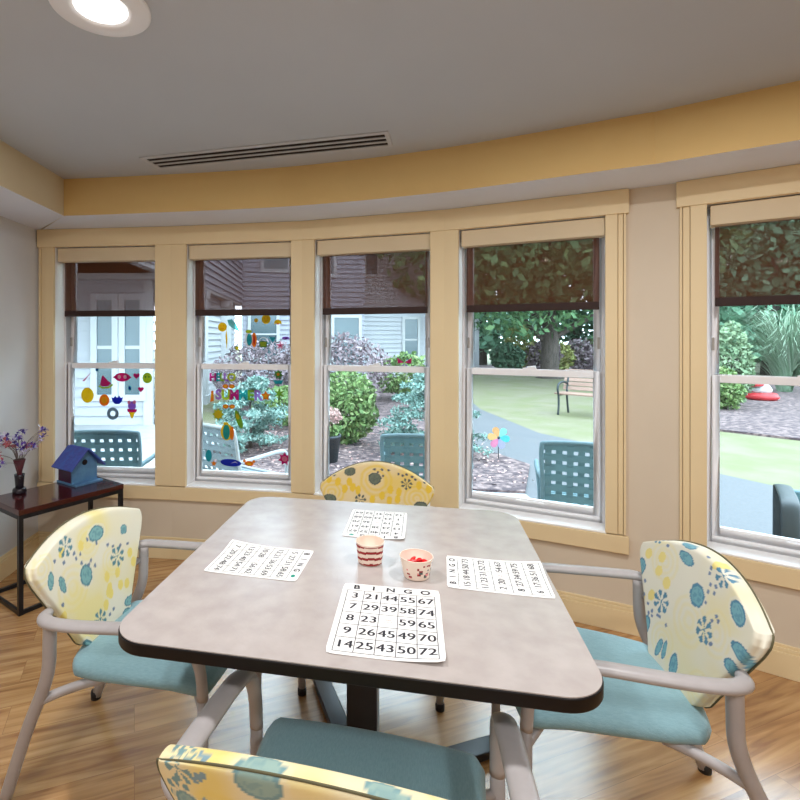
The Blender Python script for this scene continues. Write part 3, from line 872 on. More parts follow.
def make_back(pattern, parent, curv=.3, rec=.24, rot=0.0, off=0.0, arch=.095, nx=150, nz=120):
    def edge_e(s, t): return max(abs(s) ** 60, abs(2 * t - 1) ** 50)
    vs_ = []; cols = []; fs = []
    h0 = .024
    sx = [math.sin(PI / 2 * v) * .7 + v * .3 for v in np.linspace(-1, 1, nx + 1)]
    tz = [.5 + .5 * (math.sin(PI / 2 * v) * .7 + v * .3) for v in np.linspace(-1, 1, nz + 1)]
    for side in (1, -1):
        for t in tz:
            for s in sx:
                x, z = back_profile(s, t, arch)
                h = h0 * math.sqrt(max(0, 1 - edge_e(s, t)))
                y = back_y(x, z, curv, rec) + side * h
                vs_.append((x, y, z)); cols.append(pattern.color(x / 1.08, z + (h0 - h) if side > 0 else z + h0 + h))
    k = nx + 1; n1 = k * (nz + 1)
    for j in range(nz):
        for i in range(nx):
            q = (j * k + i, j * k + i + 1, (j + 1) * k + i + 1, (j + 1) * k + i)
            fs.append(q[::-1]); fs.append(tuple(v + n1 for v in q))
    rim = [i for i in range(k)] + [j * k + nx for j in range(1, nz + 1)] + [nz * k + i for i in range(nx - 1, -1, -1)] + [j * k for j in range(nz - 1, 0, -1)]
    for a in range(len(rim)):
        c = rim[(a + 1) % len(rim)]; fs.append((rim[a], c, c + n1, rim[a] + n1))
    me = D.meshes.new('backrest'); me.from_pydata(vs_, [], fs)
    at = me.color_attributes.new('print', 'FLOAT_COLOR', 'POINT')
    flat = np.ones((len(vs_), 4), dtype=np.float32); flat[:, :3] = np.array(cols, dtype=np.float32)
    at.data.foreach_set('color', flat.ravel())
    me.polygons.foreach_set('use_smooth', [True] * len(me.polygons))
    me.materials.append(M['print'])
    me.update()
    o = D.objects.new('backrest', me); COL.objects.link(o); o.parent = parent
    # piping along the back rim
    loop = [(s, 0.0) for s in np.linspace(-1, 1, 24)] + [(1.0, t) for t in np.linspace(.04, 1, 30)] + [(s, 1.0) for s in np.linspace(.95, -1, 40)] + [(-1.0, t) for t in np.linspace(.97, .03, 30)]
    path = []
    for s, t in loop:
        x, z = back_profile(s, t, arch); path.append((x * 1.0, back_y(x, z, curv, rec) - .016, z))
    b = MB(); b.tube(path, .0024, M['piping'], 6, closed=True); b.build('piping', o)
    o.location = (0, off, 0); o.rotation_euler = (0, 0, rot)
    return o

def arm_path(sx):
    a = spline([(.225 * sx, -.075, .592), (.262 * sx, -.062, .598), (.287 * sx, -.025, .600), (.292 * sx, .05, .600), (.287 * sx, .16, .602), (.280 * sx, .27, .604), (.275 * sx, .345, .595), (.272 * sx, .395, .560), (.270 * sx, .422, .500), (.269 * sx, .430, .420)], 5)
    return a
def make_chair_frame(root):
    for sx in (-1, 1):
        p = arm_path(sx); n = len(p)
        rad = []
        for i, q in enumerate(p):
            t = i / (n - 1)
            side = interp([0, .15, .3, .6, .75, .9, 1], [.015, .020, .024, .024, .021, .017, .016], t)
            up = interp([0, .15, .3, .6, .8, 1], [.015, .016, .014, .014, .014, .016], t)
            rad.append((side, up))
        b = MB(); b.tube(p, rad, M['gray_metal'], 14, ref=(1, 0, 0)); b.build('armrest', root)
        b = MB(); b.tube([(.269 * sx, .430, .428), (.269 * sx, .4305, .30), (.268 * sx, .431, .012)], .0152, M['gray_metal'], 14, ref=(1, 0, 0)); fl = b.build('front_leg', root)
        b = MB(); b.lathe([(.0002, 0), (.017, 0), (.018, .02), (.0155, .028), (.0002, .028)], M['rubber'], 14, T_((.268 * sx, .431, 0))); b.build('rubber_foot', fl)
        q = spline([(.272 * sx, -.035, .592), (.272 * sx, -.036, .52), (.271 * sx, -.040, .46), (.266 * sx, -.062, .39), (.254 * sx, -.125, .25), (.236 * sx, -.215, .014)], 5)
        b = MB(); b.tube(q, .0185, M['gray_metal'], 14, ref=(1, 0, 0)); rl = b.build('rear_leg', root)
        b = MB(); b.lathe([(.0002, 0), (.019, 0), (.020, .02), (.0185, .03), (.0002, .03)], M['rubber'], 14, T_((.236 * sx, -.217, 0))); b.build('rubber_foot', rl)
        b = MB(); b.tube(spline([(.263 * sx, -.072, .355), (.235 * sx, -.03, .366), (.205 * sx, .03, .378), (.180 * sx, .08, .382)], 5), .0135, M['gray_metal'], 12, ref=(0, 0, 1)); b.build('seat_bracket', root)
        b = MB(); b.tube([(.215 * sx, -.06, .540), (.262 * sx, -.045, .545)], .010, M['gray_metal'], 10); b.build('back_bracket', root)
        b = MB(); b.tube([(.150 * sx, .05, .378), (.160 * sx, .36, .374), (.262 * sx, .428, .374)], .012, M['gray_metal'], 10); b.build('seat_rail', root)
    # seat: waterfall cushion
    b = MB(); nx, ny = 28, 28
    def seat_pt(u, v, top):
        # u,v in [-1,1]; v=-1 rear
        yy = .190 + v * .262
        w = interp([-1, -.85, -.5, 0, 1], [.175, .205, .225, .238, .246], v)
        # rounded corners
        e = max(0, abs(v) - .78) / .22
        w *= 1 - .10 * e ** 2.2
        x = u * w
        yy -= .018 * (u * u) * (1 if v > 0 else -1.6) * abs(v)
        d = max(abs(u) ** 8, abs(v) ** 8); h = math.sqrt(max(0, 1 - d))
        zc_ = .412 + .010 * v - .012 * max(0, v - .5) * 2 + .016 * abs(u) ** 2 * (1 - abs(v)) * .4
        z = zc_ + (.030 * h + .006 * (1 - u * u) * (1 - v * v) if top else -.026 * h)
        return (x, yy, z)
    us = [math.sin(PI / 2 * v) * .4 + v * .6 for v in np.linspace(-1, 1, nx + 1)]
    vs_ = [seat_pt(u, v, True) for v in us for u in us] + [seat_pt(u, v, False) for v in us for u in us]
    k = nx + 1; n1 = k * k; fs = []
    for j in range(ny):
        for i in range(nx):
            q = (j * k + i, j * k + i + 1, (j + 1) * k + i + 1, (j + 1) * k + i)
            fs.append(q); fs.append(tuple(v + n1 for v in q[::-1]))
    b.add(vs_, fs, M['teal'], smooth=True)
    b.build('seat', root)

def copy_parts(src, dst):
    for ch in list(src.children):
        if ch.name.split('.')[0] == 'backrest': continue
        c = ch.copy(); COL.objects.link(c); c.parent = dst
        for g in list(ch.children):
            d = g.copy(); COL.objects.link(d); d.parent = c
CH = []
def place_chair(x, y, dx, dy, label, pattern, **kw):
    rz = math.atan2(dy, dx) - PI / 2
    r = tag(empty('armchair', (x, y, 0), rz), label, 'chair', 'patterned armchairs around the table')
    if not CH: make_chair_frame(r)
    else: copy_parts(CH[0], r)
    make_back(pattern, r, **kw); CH.append(r)
    return r
place_chair(-.705, 1.741, .987, -.159, 'armchair with teal seat left of the table, before the dark side table', PL, rot=math.radians(-4), arch=.055)
place_chair(1.000, 1.480, -.98, .196, 'armchair with bright teal seat and pale print back, on the right of the table', PR, rot=math.radians(4), arch=.075)
place_chair(.262, 2.414, -.16, -.987, 'armchair behind the table under the middle window, only its yellow backrest showing', PF)
ch4 = place_chair(.035, .895, .245, .97, 'nearest armchair in the foreground, seen from behind', PN, curv=.85 / .82, rec=.3 / .82, off=-.045)
ch4.scale = (1.09, .82, 1.0)
for c in ch4.children:
    if c.name.startswith('seat.'): c.location.y = .05

# ------------------------------------------------------------------ side table, birdhouse, vase
A_ = Vector((-1.53, 2.59)); B_ = Vector((-1.18, 3.067))
ab = (B_ - A_); LA = ab.length; LD = .36
st = tag(empty('side_table', (A_.x, A_.y, 0), math.atan2(ab.y, ab.x)), 'low side table with glossy mahogany top and black square frame in the corner', 'table')
HT = .540
b = MB(); b.box((0, 0, HT - .028), (LA, LD, HT), M['mahog']); b.build('tabletop', st, bevel=.002)
b = MB()
tb = .022
for (x0, y0, x1, y1) in ((0, 0, LA, tb), (0, LD - tb, LA, LD), (0, tb, tb, LD - tb), (LA - tb, tb, LA, LD - tb)):
    b.box((x0 + .002, y0 + .002, HT - .028 - tb), (x1 - .002, y1 - .002, HT - .028), M['black_metal'])
b.build('apron_frame', st)
for x, y in ((.002, .002), (LA - tb - .002, .002), (.002, LD - tb - .002), (LA - tb - .002, LD - tb - .002)):
    b = MB(); b.box((x, y, 0), (x + tb, y + tb, HT - .028 - tb), M['black_metal']); b.build('leg', st)
for (x0, y0, x1, y1) in ((tb, .004, LA - tb, tb - .002), (tb, LD - tb, LA - tb, LD - .004), (.004, tb, tb - .002, LD - tb), (LA - tb, tb, LA - .004, LD - tb)):
    b = MB(); b.box((x0, y0, .001), (x1, y1, .021), M['black_metal']); b.build('floor_rail', st)

# birdhouse: local x along the gable front, local y back
bh = tag(empty('birdhouse', (-1.468, 3.020, HT), math.radians(56)), 'painted wooden birdhouse with blue roof and purple side on the side table', 'birdhouse')
w, dpt, hw_ = .160, .150, .120; pk = hw_ + .085
b = MB()
vs_ = [(0, .0, .012), (w, .0, .012), (w, .0, hw_), (w / 2, 0, pk), (0, 0, hw_), (0, .012, .012), (w, .012, .012), (w, .012, hw_), (w / 2, .012, pk), (0, .012, hw_)]
fs = [(0, 1, 2, 3, 4), (9, 8, 7, 6, 5), (0, 5, 6, 1), (1, 6, 7, 2), (2, 7, 8, 3), (3, 8, 9, 4), (4, 9, 5, 0)]
b.add(vs_, fs, M['bh_pale']); fr = b.build('front_wall', bh)
b = MB(); b.add([(px, py + dpt - .012, pz) for px, py, pz in vs_], fs, M['bh_purple']); b.build('back_wall', bh)
b = MB(); b.box((0, .012, .012), (.010, dpt - .012, hw_), M['bh_purple']); b.build('side_wall', bh)
b = MB(); b.box((w - .010, .012, .012), (w, dpt - .012, hw_), M['bh_purple']); b.build('side_wall', bh)
b = MB(); b.box((-.008, -.050, 0), (w + .008, dpt + .006, .012), M['bh_pale']); b.build('base_board', bh, bevel=.002)
b = MB(); b.lathe([(.0002, -.0015), (.017, -.0015), (.017, .0005), (.0002, .0005)], M['bh_hole'], 20, T_((w / 2, 0, .125), rx=PI / 2)); b.build('entry_hole', fr)
sl = math.atan2(pk - hw_, w / 2)
for sgn, mt in ((-1, 'bh_blue'), (1, 'bh_blue')):
    b = MB(); Ls = w / 2 / math.cos(sl) + .040
    T = T_((w / 2, 0, pk + .001), ry=sl if sgn > 0 else -sl)
    x0, x1 = (0.0, Ls) if sgn > 0 else (-Ls, 0.0)
    b.box((x0, -.042, 0.0), (x1, dpt + .02, .010), M[mt], T); b.build('roof_panel', bh, bevel=.002)

# vase arrangement
vz = tag(empty('flower_vase', (-1.70, 2.885, HT)), 'small dark vase with purple and silver flower sprays on the side table', 'vase')
b = MB(); b.lathe([(.0003, 0), (.034, 0), (.036, .006), (.035, .024), (.030, .030), (.0003, .032)], M['vase'], 24); b.build('foot', vz)
b = MB(); b.lathe([(.0003, .030), (.021, .031), (.022, .05), (.025, .09), (.027, .108), (.024, .108), (.019, .06), (.0003, .055)], M['vase'], 24); b.build('body', vz)
b = MB(); b.lathe([(.008, .06), (.014, .12), (.032, .19), (.028, .19), (.010, .12)], M['wine'], 10); b.build('ribbon_wrap', vz)
rv = random.Random(5)
for k in range(34):
    a = rv.uniform(0, 2 * PI); lean = rv.uniform(.02, .12) if k < 18 else rv.uniform(.14, .24); hh_ = rv.uniform(.17, .28) if k < 18 else rv.uniform(.17, .34)
    if math.sin(a) > .2: lean = min(lean, .12)
    if math.cos(a) < 0: lean = min(lean, .13)
    p = spline([(0, 0, .08), (lean * .25 * math.cos(a), lean * .25 * math.sin(a), .08 + hh_ * .55), (lean * math.cos(a), lean * math.sin(a), .08 + hh_ * (.95 if k < 18 else .8))], 4)
    b = MB(); b.tube(p, .0009, M['stem'], 5); s_ = b.build('stem', vz)
    e = p[-1]; fm = M[rv.choice(['fl_purple', 'fl_purple', 'fl_pink', 'fl_white'])]
    if k < 30:
        b = MB()
        for q in range(15):
            an = rv.uniform(0, 2 * PI); el = rv.uniform(-.8, 1.2); R = .017
            T = T_((e.x + rv.uniform(-.013, .013), e.y + rv.uniform(-.013, .013), e.z + rv.uniform(-.015, .012)), rz=an, ry=el)
            b.add([(0, 0, 0), (R * .6, R * .45, .002), (R * 1.4, 0, .004), (R * .6, -R * .45, .002)], [(0, 1, 2, 3)], fm, T)
        b.build('blossom', s_, fix=False)

# ------------------------------------------------------------------ window clings
CL = {}
def cmat(name, rgb):
    if name not in CL:
        CL[name] = mat('gel_' + name, srgb(*rgb), 0.35, col2=srgb(*[max(0, v - 10) for v in rgb]), scale=20)
        p = CL[name].node_tree.nodes['Principled BSDF']
        p.inputs['Transmission Weight'].default_value = 0.0
        p.inputs['Subsurface Weight'].default_value = 0.0
        # gel: half lets light through
        nt = CL[name].node_tree
        tl = nt.nodes.new('ShaderNodeBsdfTransparent'); tl.inputs[0].default_value = tuple(v * .9 for v in srgb(*rgb)) + (1,)
        mx = nt.nodes.new('ShaderNodeMixShader'); mx.inputs[0].default_value = .6
        out = [n for n in nt.nodes if n.type == 'OUTPUT_MATERIAL'][0]
        nt.links.new(p.outputs[0], mx.inputs[1]); nt.links.new(tl.outputs[0], mx.inputs[2]); nt.links.new(mx.outputs[0], out.inputs[0])
    return CL[name]
RGB = dict(yellow=(250, 222, 30), orange=(250, 160, 30), magenta=(222, 30, 140), blue=(24, 60, 200), pink=(246, 170, 200), green=(150, 200, 70), lime=(196, 214, 60), teal=(40, 190, 200), purple=(180, 130, 220),
           black=(40, 40, 50), grey=(150, 170, 180), red=(224, 50, 50), white=(250, 250, 250), aqua=(150, 220, 220), leaf=(90, 160, 70))
def ell(cx_, cz, ra, rb, n=18, an=0.0):
    return [(cx_ + ra * math.cos(t) * math.cos(an) - rb * math.sin(t) * math.sin(an), cz + ra * math.cos(t) * math.sin(an) + rb * math.sin(t) * math.cos(an)) for t in np.linspace(0, 2 * PI, n, endpoint=False)]
def star(cx_, cz, R, r_, n, ph=PI / 2):
    return [(cx_ + (R if k % 2 == 0 else r_) * math.cos(ph + PI * k / n), cz + (R if k % 2 == 0 else r_) * math.sin(ph + PI * k / n)) for k in range(2 * n)]
def heart(cx_, cz, s):
    return [(cx_ + s * .06 * 16 * math.sin(t) ** 3, cz + s * .06 * (13 * math.cos(t) - 5 * math.cos(2 * t) - 2 * math.cos(3 * t) - math.cos(4 * t))) for t in np.linspace(0, 2 * PI, 26, endpoint=False)]
def cling(i, u, z, shapes, label, group, name='window_cling'):
    loc, rz = facet_matrix(i)
    d, n = seg_dir(i)
    y = .1205 if z < 1.245 else .1585
    base = Vector((loc[0], loc[1], 0)) + Vector((d.x, d.y, 0)) * u + Vector((n.x, n.y, 0)) * y
    b = MB()
    for k, (cn, pts) in enumerate(shapes):
        th = .0012 + .0005 * k
        q = [(px, pz) for px, pz in pts]
        T = Matrix.Rotation(PI / 2, 4, 'X')
        # prism in local x,z; thickness toward the room (-y)
        b.prism(q, 0, th, cmat(cn, RGB[cn]), T)
    o = b.build(name, fix=True); o.location = (base.x, base.y, z); o.rotation_euler = (0, 0, rz)
    return tag(o, label, 'window cling', group)
def letter(i, u, z, ch, cn, label, size, group):
    vs_, fs = text_geo(ch, size, .05)
    loc, rz = facet_matrix(i); d, n = seg_dir(i)
    base = Vector((loc[0], loc[1], 0)) + Vector((d.x, d.y, 0)) * u + Vector((n.x, n.y, 0)) * .1205
    b = MB(); T = Matrix.Rotation(PI / 2, 4, 'X')
    b.add([(x, y, .0015) for x, y, _ in vs_], fs, cmat(cn, RGB[cn]), T)
    # rim so that the letter has thickness
    bm = bmesh.new(); bv = [bm.verts.new((x, y, .0015)) for x, y, _ in vs_]
    for f in fs:
        try: bm.faces.new([bv[k] for k in f])
        except ValueError: pass
    bd = [(e.verts[0].co.copy(), e.verts[1].co.copy()) for e in bm.edges if len(e.link_faces) == 1]; bm.free()
    for p, q in bd: b.add([(p.x, p.y, 0), (q.x, q.y, 0), (q.x, q.y, .0015), (p.x, p.y, .0015)], [(0, 1, 2, 3)], cmat(cn, RGB[cn]), T)
    o = b.build('letter_cling', fix=False); o.location = (base.x, base.y, z); o.rotation_euler = (0, 0, rz)
    return tag(o, label, 'window cling', group)
G1 = 'gel clings on the leftmost window'; G2 = 'gel clings on the letter window'
smile = lambda r_: [('yellow', ell(0, 0, r_, r_)), ('orange', ell(-r_ * .35, r_ * .25, r_ * .13, r_ * .16, 8)), ('orange', ell(r_ * .35, r_ * .25, r_ * .13, r_ * .16, 8)), ('orange', [(-r_ * .5, -r_ * .15), (0, -r_ * .35), (r_ * .5, -r_ * .15), (0, -r_ * .55)])]
cling(0, .345, 1.201, [('teal', ell(0, 0, .011, .012)), ('blue', ell(0, 0, .007, .008))], 'tiny blue dot cling near the top of the leftmost pane', G1)
cling(0, .273, 1.154, [('pink', [(-.035, -.03), (-.02, -.032), (.035, .035), (.02, .02)])], 'pale pink slanted streak cling at upper left of the leftmost pane', G1)
cling(0, .402, 1.118, [('lime', [(-.048, -.03), (-.02, -.046), (.03, -.042), (.062, -.018), (.05, -.012), (.02, -.032), (-.02, -.034), (-.04, -.022)]), ('magenta', [(-.036, -.022), (-.015, -.030), (.02, -.028), (.044, -.010), (.01, .02), (-.012, .045), (-.022, .04)])], 'magenta watermelon slice cling with pale rind', G1)
cling(0, .525, 1.152, [('magenta', ell(0, 0, .055, .030)), ('magenta', [(-.07, 0), (-.045, -.012), (-.045, .012)]), ('magenta', [(.07, 0), (.045, .012), (.045, -.012)]), ('white', ell(-.021, .002, .011, .013, 10)), ('white', ell(.021, .002, .011, .013, 10))], 'magenta wrapped sweet cling with two white spots', G1)
cling(0, .626, 1.162, [('magenta', heart(0, 0, .024))], 'larger magenta heart cling, the upper of two hearts', G1)
cling(0, .657, 1.071, [('magenta', heart(0, 0, .022))], 'magenta heart cling, the lower of two hearts', G1)
cling(0, .702, 1.148, [('lime', ell(0, 0, .034, .036)), ('leaf', ell(-.012, .008, .006, .007, 8)), ('leaf', ell(.012, .008, .006, .007, 8))], 'round lime green face cling at the right side of the leftmost pane', G1)
cling(0, .276, 1.027, [('yellow', ell(0, 0, .046, .052))], 'large plain yellow oval cling on the leftmost pane', G1)
cling(0, .397, 0.995, [('orange', ell(0, 0, .037, .040)), ('yellow', ell(0, 0, .020, .022))], 'orange round cling beside the yellow oval', G1)
cling(0, .489, 1.000, [('blue', [(-.04, .016), (-.025, .010), (-.015, .025), (0, .012), (.015, .028), (.024, .012), (.042, .018), (.034, -.012), (.015, -.03), (-.015, -.03), (-.034, -.012)])], 'dark blue crown shaped cling in the middle of the leftmost pane', G1)
cling(0, .578, 1.079, [('teal', ell(0, 0, .012, .018)), ('blue', ell(0, .002, .008, .010))], 'small dark teal drop cling right of centre', G1)
cling(0, .594, .935, [('yellow', [(-.024, -.015), (.024, -.015), (.004, -.062), (-.004, -.062)]), ('magenta', [(-.034, .004), (-.03, -.018), (.03, -.020), (.036, .002)]), ('purple', ell(0, .025, .028, .030)), ('pink', ell(-.02, .048, .012, .014, 10)), ('pink', ell(.018, .05, .012, .014, 10))], 'ice cream cone cling with purple and magenta scoops', G1)
def half_ring(cx_, cz, ro, ri, a0, n=12):
    a = [(cx_ + ro * math.cos(t), cz + ro * math.sin(t)) for t in np.linspace(a0, a0 + PI, n)]
    c = [(cx_ + ri * math.cos(t), cz + ri * math.sin(t)) for t in np.linspace(a0 + PI, a0, n)]
    return a + c
cling(0, .458, .905, [('grey', half_ring(0, 0, .042, .019, 0)), ('grey', half_ring(0, 0, .042, .019, PI))], 'grey ring shaped cling below the blue crown', G1)
cling(1, .281, 1.490, smile(.031) + [('yellow', [(.028, -.01), (.036, -.09), (.030, -.15), (.022, -.06)])], 'yellow smiling cling with a long tail at upper left of the letter window', G2)
cling(1, .345, 1.492, [('aqua', [(-.03, .045), (-.02, .01), (.02, -.02), (.06, -.035), (.03, .02), (0, .05)])], 'pale aqua wing shaped cling beside the tailed yellow one', G2)
cling(1, .581, 1.540, smile(.031), 'round yellow smiling face cling, the largest on the upper pane', G2)
cling(1, .514, 1.533, [('yellow', star(0, 0, .018, .011, 6)), ('orange', ell(0, -.004, .006, .006, 8))], 'tiny yellow star cling left of the big smiling face', G2)
cling(1, .661, 1.516, [('yellow', [(-.026, -.012), (-.022, .012), (0, .024), (.022, .012), (.026, -.012), (.012, -.004), (0, -.012), (-.012, -.004)]), ('orange', ell(0, -.006, .010, .006, 8))], 'yellow half sun cling at the right of the upper pane', G2)
cling(1, .463, 1.408, [('white', ell(0, 0, .028, .050)), ('teal', ell(.004, -.002, .018, .040)), ('lime', ell(0, .052, .022, .012))], 'teal and white surfboard cling with lime top', G2)
cling(1, .500, 1.404, [('orange', ell(0, 0, .018, .048)), ('red', ell(0, 0, .006, .036, 10))], 'orange surfboard cling beside the teal one', G2)
cling(1, .562, 1.392, [('leaf', [(-.028, .004), (.028, .004), (.024, -.036), (-.024, -.036)]), ('lime', [(-.021, -.002), (.021, -.002), (.018, -.03), (-.018, -.03)]), ('white', half_ring(0, .004, .027, .022, 0))], 'green pail cling with a pale handle', G2)
cling(1, .623, 1.412, [('teal', [(-.022, .012), (.024, .010), (.004, -.026)])], 'small teal triangle cling on the upper pane', G2)
cling(1, .677, 1.368, [('pink', star(0, 0, .03, .012, 5)), ('magenta', ell(0, 0, .006, .006, 8))], 'pink starfish cling on the upper pane', G2)
cling(1, .714, 1.416, [('purple', ell(0, 0, .026, .010)), ('black', ell(.004, 0, .010, .004, 8))], 'flat purple fish cling at the right edge of the upper pane', G2)
cling(1, .383, 1.350, [('lime', star(0, 0, .020, .012, 5)), ('yellow', ell(0, 0, .009, .009, 8))], 'small lime star cling low on the upper pane', G2)
GH = 'letter clings spelling HELLO'; GS = 'letter clings spelling SUMMER'
for u, ch, cn, lb in ((.230, 'H', 'magenta', 'magenta letter H cling starting the word HELLO'), (.263, 'E', 'teal', 'teal letter E cling in the word HELLO'), (.292, 'L', 'green', 'green letter L cling, first L in HELLO'), (.320, 'L', 'purple', 'purple letter L cling, second L in HELLO'), (.358, 'O', 'lime', 'yellow-green letter O cling ending HELLO')):
    letter(1, u, 1.157, ch, cn, lb, .070, GH)
for u, ch, cn, lb in ((.268, 'S', 'purple', 'lilac letter S cling starting the word SUMMER'), (.320, 'U', 'lime', 'lime letter U cling in the word SUMMER'), (.376, 'M', 'magenta', 'magenta letter M cling, first M in SUMMER'), (.436, 'M', 'teal', 'teal letter M cling, second M in SUMMER'), (.488, 'E', 'green', 'green letter E cling in the word SUMMER'), (.538, 'R', 'purple', 'lilac letter R cling ending SUMMER')):
    letter(1, u, 1.042, ch, cn, lb, .088, GS)
cling(1, .222, 1.037, [('orange', [(-.012, -.04), (.014, -.036), (.010, .035), (-.004, .03)]), ('yellow', ell(0, 0, .006, .02, 10))], 'slim orange flame cling before the word SUMMER', G2)
cling(1, .590, 1.042, [('orange', star(0, 0, .034, .018, 5)), ('yellow', ell(0, 0, .012, .012, 10))], 'orange star cling after the word SUMMER', G2)
cling(1, .673, 1.183, [('leaf', star(0, 0, .034, .020, 7)), ('orange', ell(0, 0, .010, .010, 10))], 'green flower cling with orange centre at right of the letter window', G2)
cling(1, .673, 1.135, [('teal', [(-.034, .010), (.034, .010), (.022, -.014), (-.022, -.014)])], 'teal pot cling below the green flower', G2)
cling(1, .679, 1.050, [('leaf', [(-.004, -.065), (.004, -.065), (.005, .0), (-.005, .0)]), ('green', star(0, .008, .042, .014, 6))], 'green palm tree cling', G2)
def shades(cn): return [(cn, ell(-.022, 0, .020, .014)), (cn, ell(.022, 0, .020, .014)), ('yellow', ell(-.022, 0, .010, .007, 10)), ('yellow', ell(.022, 0, .010, .007, 10))]
cling(1, .338, 1.100, shades('orange'), 'orange sunglasses cling between the two words', G2)
cling(1, .340, .968, shades('orange'), 'orange sunglasses cling below the word SUMMER', G2)
cling(1, .266, .915, [('lime', star(0, 0, .042, .028, 8)), ('yellow', ell(0, 0, .026, .026))], 'olive yellow sun cling in the lower left of the letter pane', G2)
cling(1, .408, .885, [('green', ell(0, 0, .020, .062, 18, .35)), ('yellow', ell(-.008, .018, .010, .020, 10, .35))], 'green and yellow flip-flop cling', G2)
cling(1, .335, .800, [('yellow', ell(-.010, .0, .042, .055)), ('teal', ell(-.012, 0, .024, .050)), ('orange', ell(.026, -.006, .014, .046)), ('yellow', ell(-.016, .056, .018, .010, 10))], 'striped teal, yellow and orange beach ball cling', G2)
cling(1, .353, .600, [('blue', ell(0, 0, .072, .024, 20, -.06)), ('white', [(.0, -.004), (.03, .010), (.05, -.002), (.03, .003)])], 'dark blue flip-flop cling near the bottom rail', G2)
cling(1, .478, .600, [('orange', ell(0, 0, .030, .017)), ('orange', ell(-.032, .016, .010, .010, 8)), ('orange', ell(.032, .014, .010, .010, 8)), ('yellow', ell(0, -.004, .014, .007, 10))], 'orange crab cling near the bottom rail', G2)
cling(1, .236, .590, [('orange', star(0, 0, .022, .010, 5))], 'small orange starfish cling in the bottom left corner', G2)
cling(1, .716, .640, [('magenta', star(0, 0, .045, .026, 7)), ('pink', ell(0, 0, .018, .018, 10))], 'magenta flower cling in the bottom right corner', G2)
cling(1, .200, .640, [('teal', ell(0, 0, .022, .040))], 'teal blob cling at the lower left edge of the letter pane', G2)
cling(2, .598, 1.268, [('magenta', [(0, 0), (-.045, .03), (-.04, -.005)]), ('magenta', [(0, 0), (.04, -.005), (.045, .03)]), ('purple', [(0, -.002), (-.03, -.03), (-.005, -.02)]), ('purple', [(0, -.002), (.005, -.02), (.03, -.03)])], 'pink butterfly cling on the middle window above its meeting rail', None)

# ------------------------------------------------------------------ outdoors
GZ = -.15
def osr(r, g, b, k=0.46): return tuple(v * k for v in srgb(r, g, b))
M['lawn'] = mat('lawn_grass', osr(184, 186, 132, .27), 0.9, col2=osr(210, 200, 168, .26), scale=1.6, detail=8, ramp=(.38, .66), bump=.4, bscale=60)
M['asphalt'] = mat('asphalt', osr(160, 162, 168, .25), 0.8, col2=osr(172, 174, 180, .25), scale=40, detail=6)
M['mulch'] = mat('bark_mulch', osr(96, 78, 84), 0.95, col2=osr(188, 160, 156), scale=14, detail=9, ramp=(.42, .68), bump=.6, bscale=40)
M['pavers'] = mat('pale_pavers', osr(226, 226, 226), 0.8, col2=osr(212, 213, 214), scale=6, detail=5)
M['siding'] = mat('pale_vinyl_siding', osr(206, 208, 222), 0.7, col2=osr(202, 204, 218), scale=1)
M['siding2'] = mat('white_vinyl_siding', osr(228, 230, 236), 0.7, col2=osr(224, 226, 232), scale=1)
M['btrim'] = mat('white_house_trim', osr(240, 242, 244), 0.6, col2=osr(236, 238, 240), scale=2)
M['pane'] = mat('house_window_glass', osr(92, 118, 128), 0.12, col2=osr(112, 138, 146), scale=1.0)
M['roof'] = mat('porch_soffit', osr(150, 146, 150), 0.8, col2=osr(144, 140, 144), scale=3)
M['bark'] = mat('tree_bark', osr(120, 108, 100), 0.9, col2=osr(84, 74, 68), scale=6, stretch=(3, 3, .6), detail=6, bump=.6, bscale=20)
M['patio_metal'] = mat('patio_frame_green_grey', osr(96, 122, 130, .8), 0.5, col2=osr(88, 114, 122, .8), scale=10)
M['strap'] = mat('patio_strap_green_grey', osr(86, 120, 128, .8), 0.6, col2=osr(78, 110, 118, .8), scale=10)
M['patio_white'] = mat('patio_frame_pale', osr(226, 232, 236), 0.5, col2=osr(220, 226, 230), scale=10)
M['strap_pale'] = mat('patio_strap_pale', osr(166, 186, 196), 0.6, col2=osr(156, 176, 186), scale=10)
M['bench_wood'] = mat('bench_slats', osr(206, 168, 150), 0.6, col2=osr(190, 150, 132), scale=5, stretch=(1, 8, 1))
M['iron'] = mat('cast_iron', osr(52, 66, 72), 0.5, col2=osr(46, 58, 64), scale=10)
M['red'] = mat('ornament_red', osr(240, 60, 66), 0.5, col2=osr(228, 50, 56), scale=10)
M['white'] = mat('ornament_white', osr(245, 242, 240), 0.5, col2=osr(240, 236, 234), scale=10)
M['potdark'] = mat('dark_planter', osr(66, 76, 84), 0.6, col2=osr(58, 68, 76), scale=10)
def leafm(name, *c, k=.46): M[name] = mat(name, osr(*c[0], k), 0.7, rand=[osr(*q, k) for q in c])
leafm('lf_spruce', (104, 150, 140), (160, 200, 188), (130, 178, 168), (204, 228, 216), k=.52)
leafm('lf_green', (96, 136, 74), (156, 190, 108), (120, 164, 90), (190, 206, 140))
leafm('lf_dark', (52, 84, 66), (84, 122, 92), (66, 104, 80), k=.8)
leafm('lf_tree', (58, 96, 66), (110, 156, 104), (84, 128, 86), (140, 180, 120), k=.75)
leafm('lf_purple', (150, 128, 138), (186, 166, 172), (166, 146, 152))
leafm('lf_yellow', (186, 192, 104), (214, 214, 140), (160, 180, 90))
leafm('lf_pale', (132, 170, 126), (170, 196, 150), (148, 184, 138))
leafm('lf_pampas', (150, 190, 150), (200, 224, 196), (176, 208, 172))
leafm('lf_pink', (236, 186, 176), (246, 214, 204), (226, 166, 160))
leafm('lf_teal', (92, 146, 116), (136, 184, 150), (112, 166, 134), k=.7)

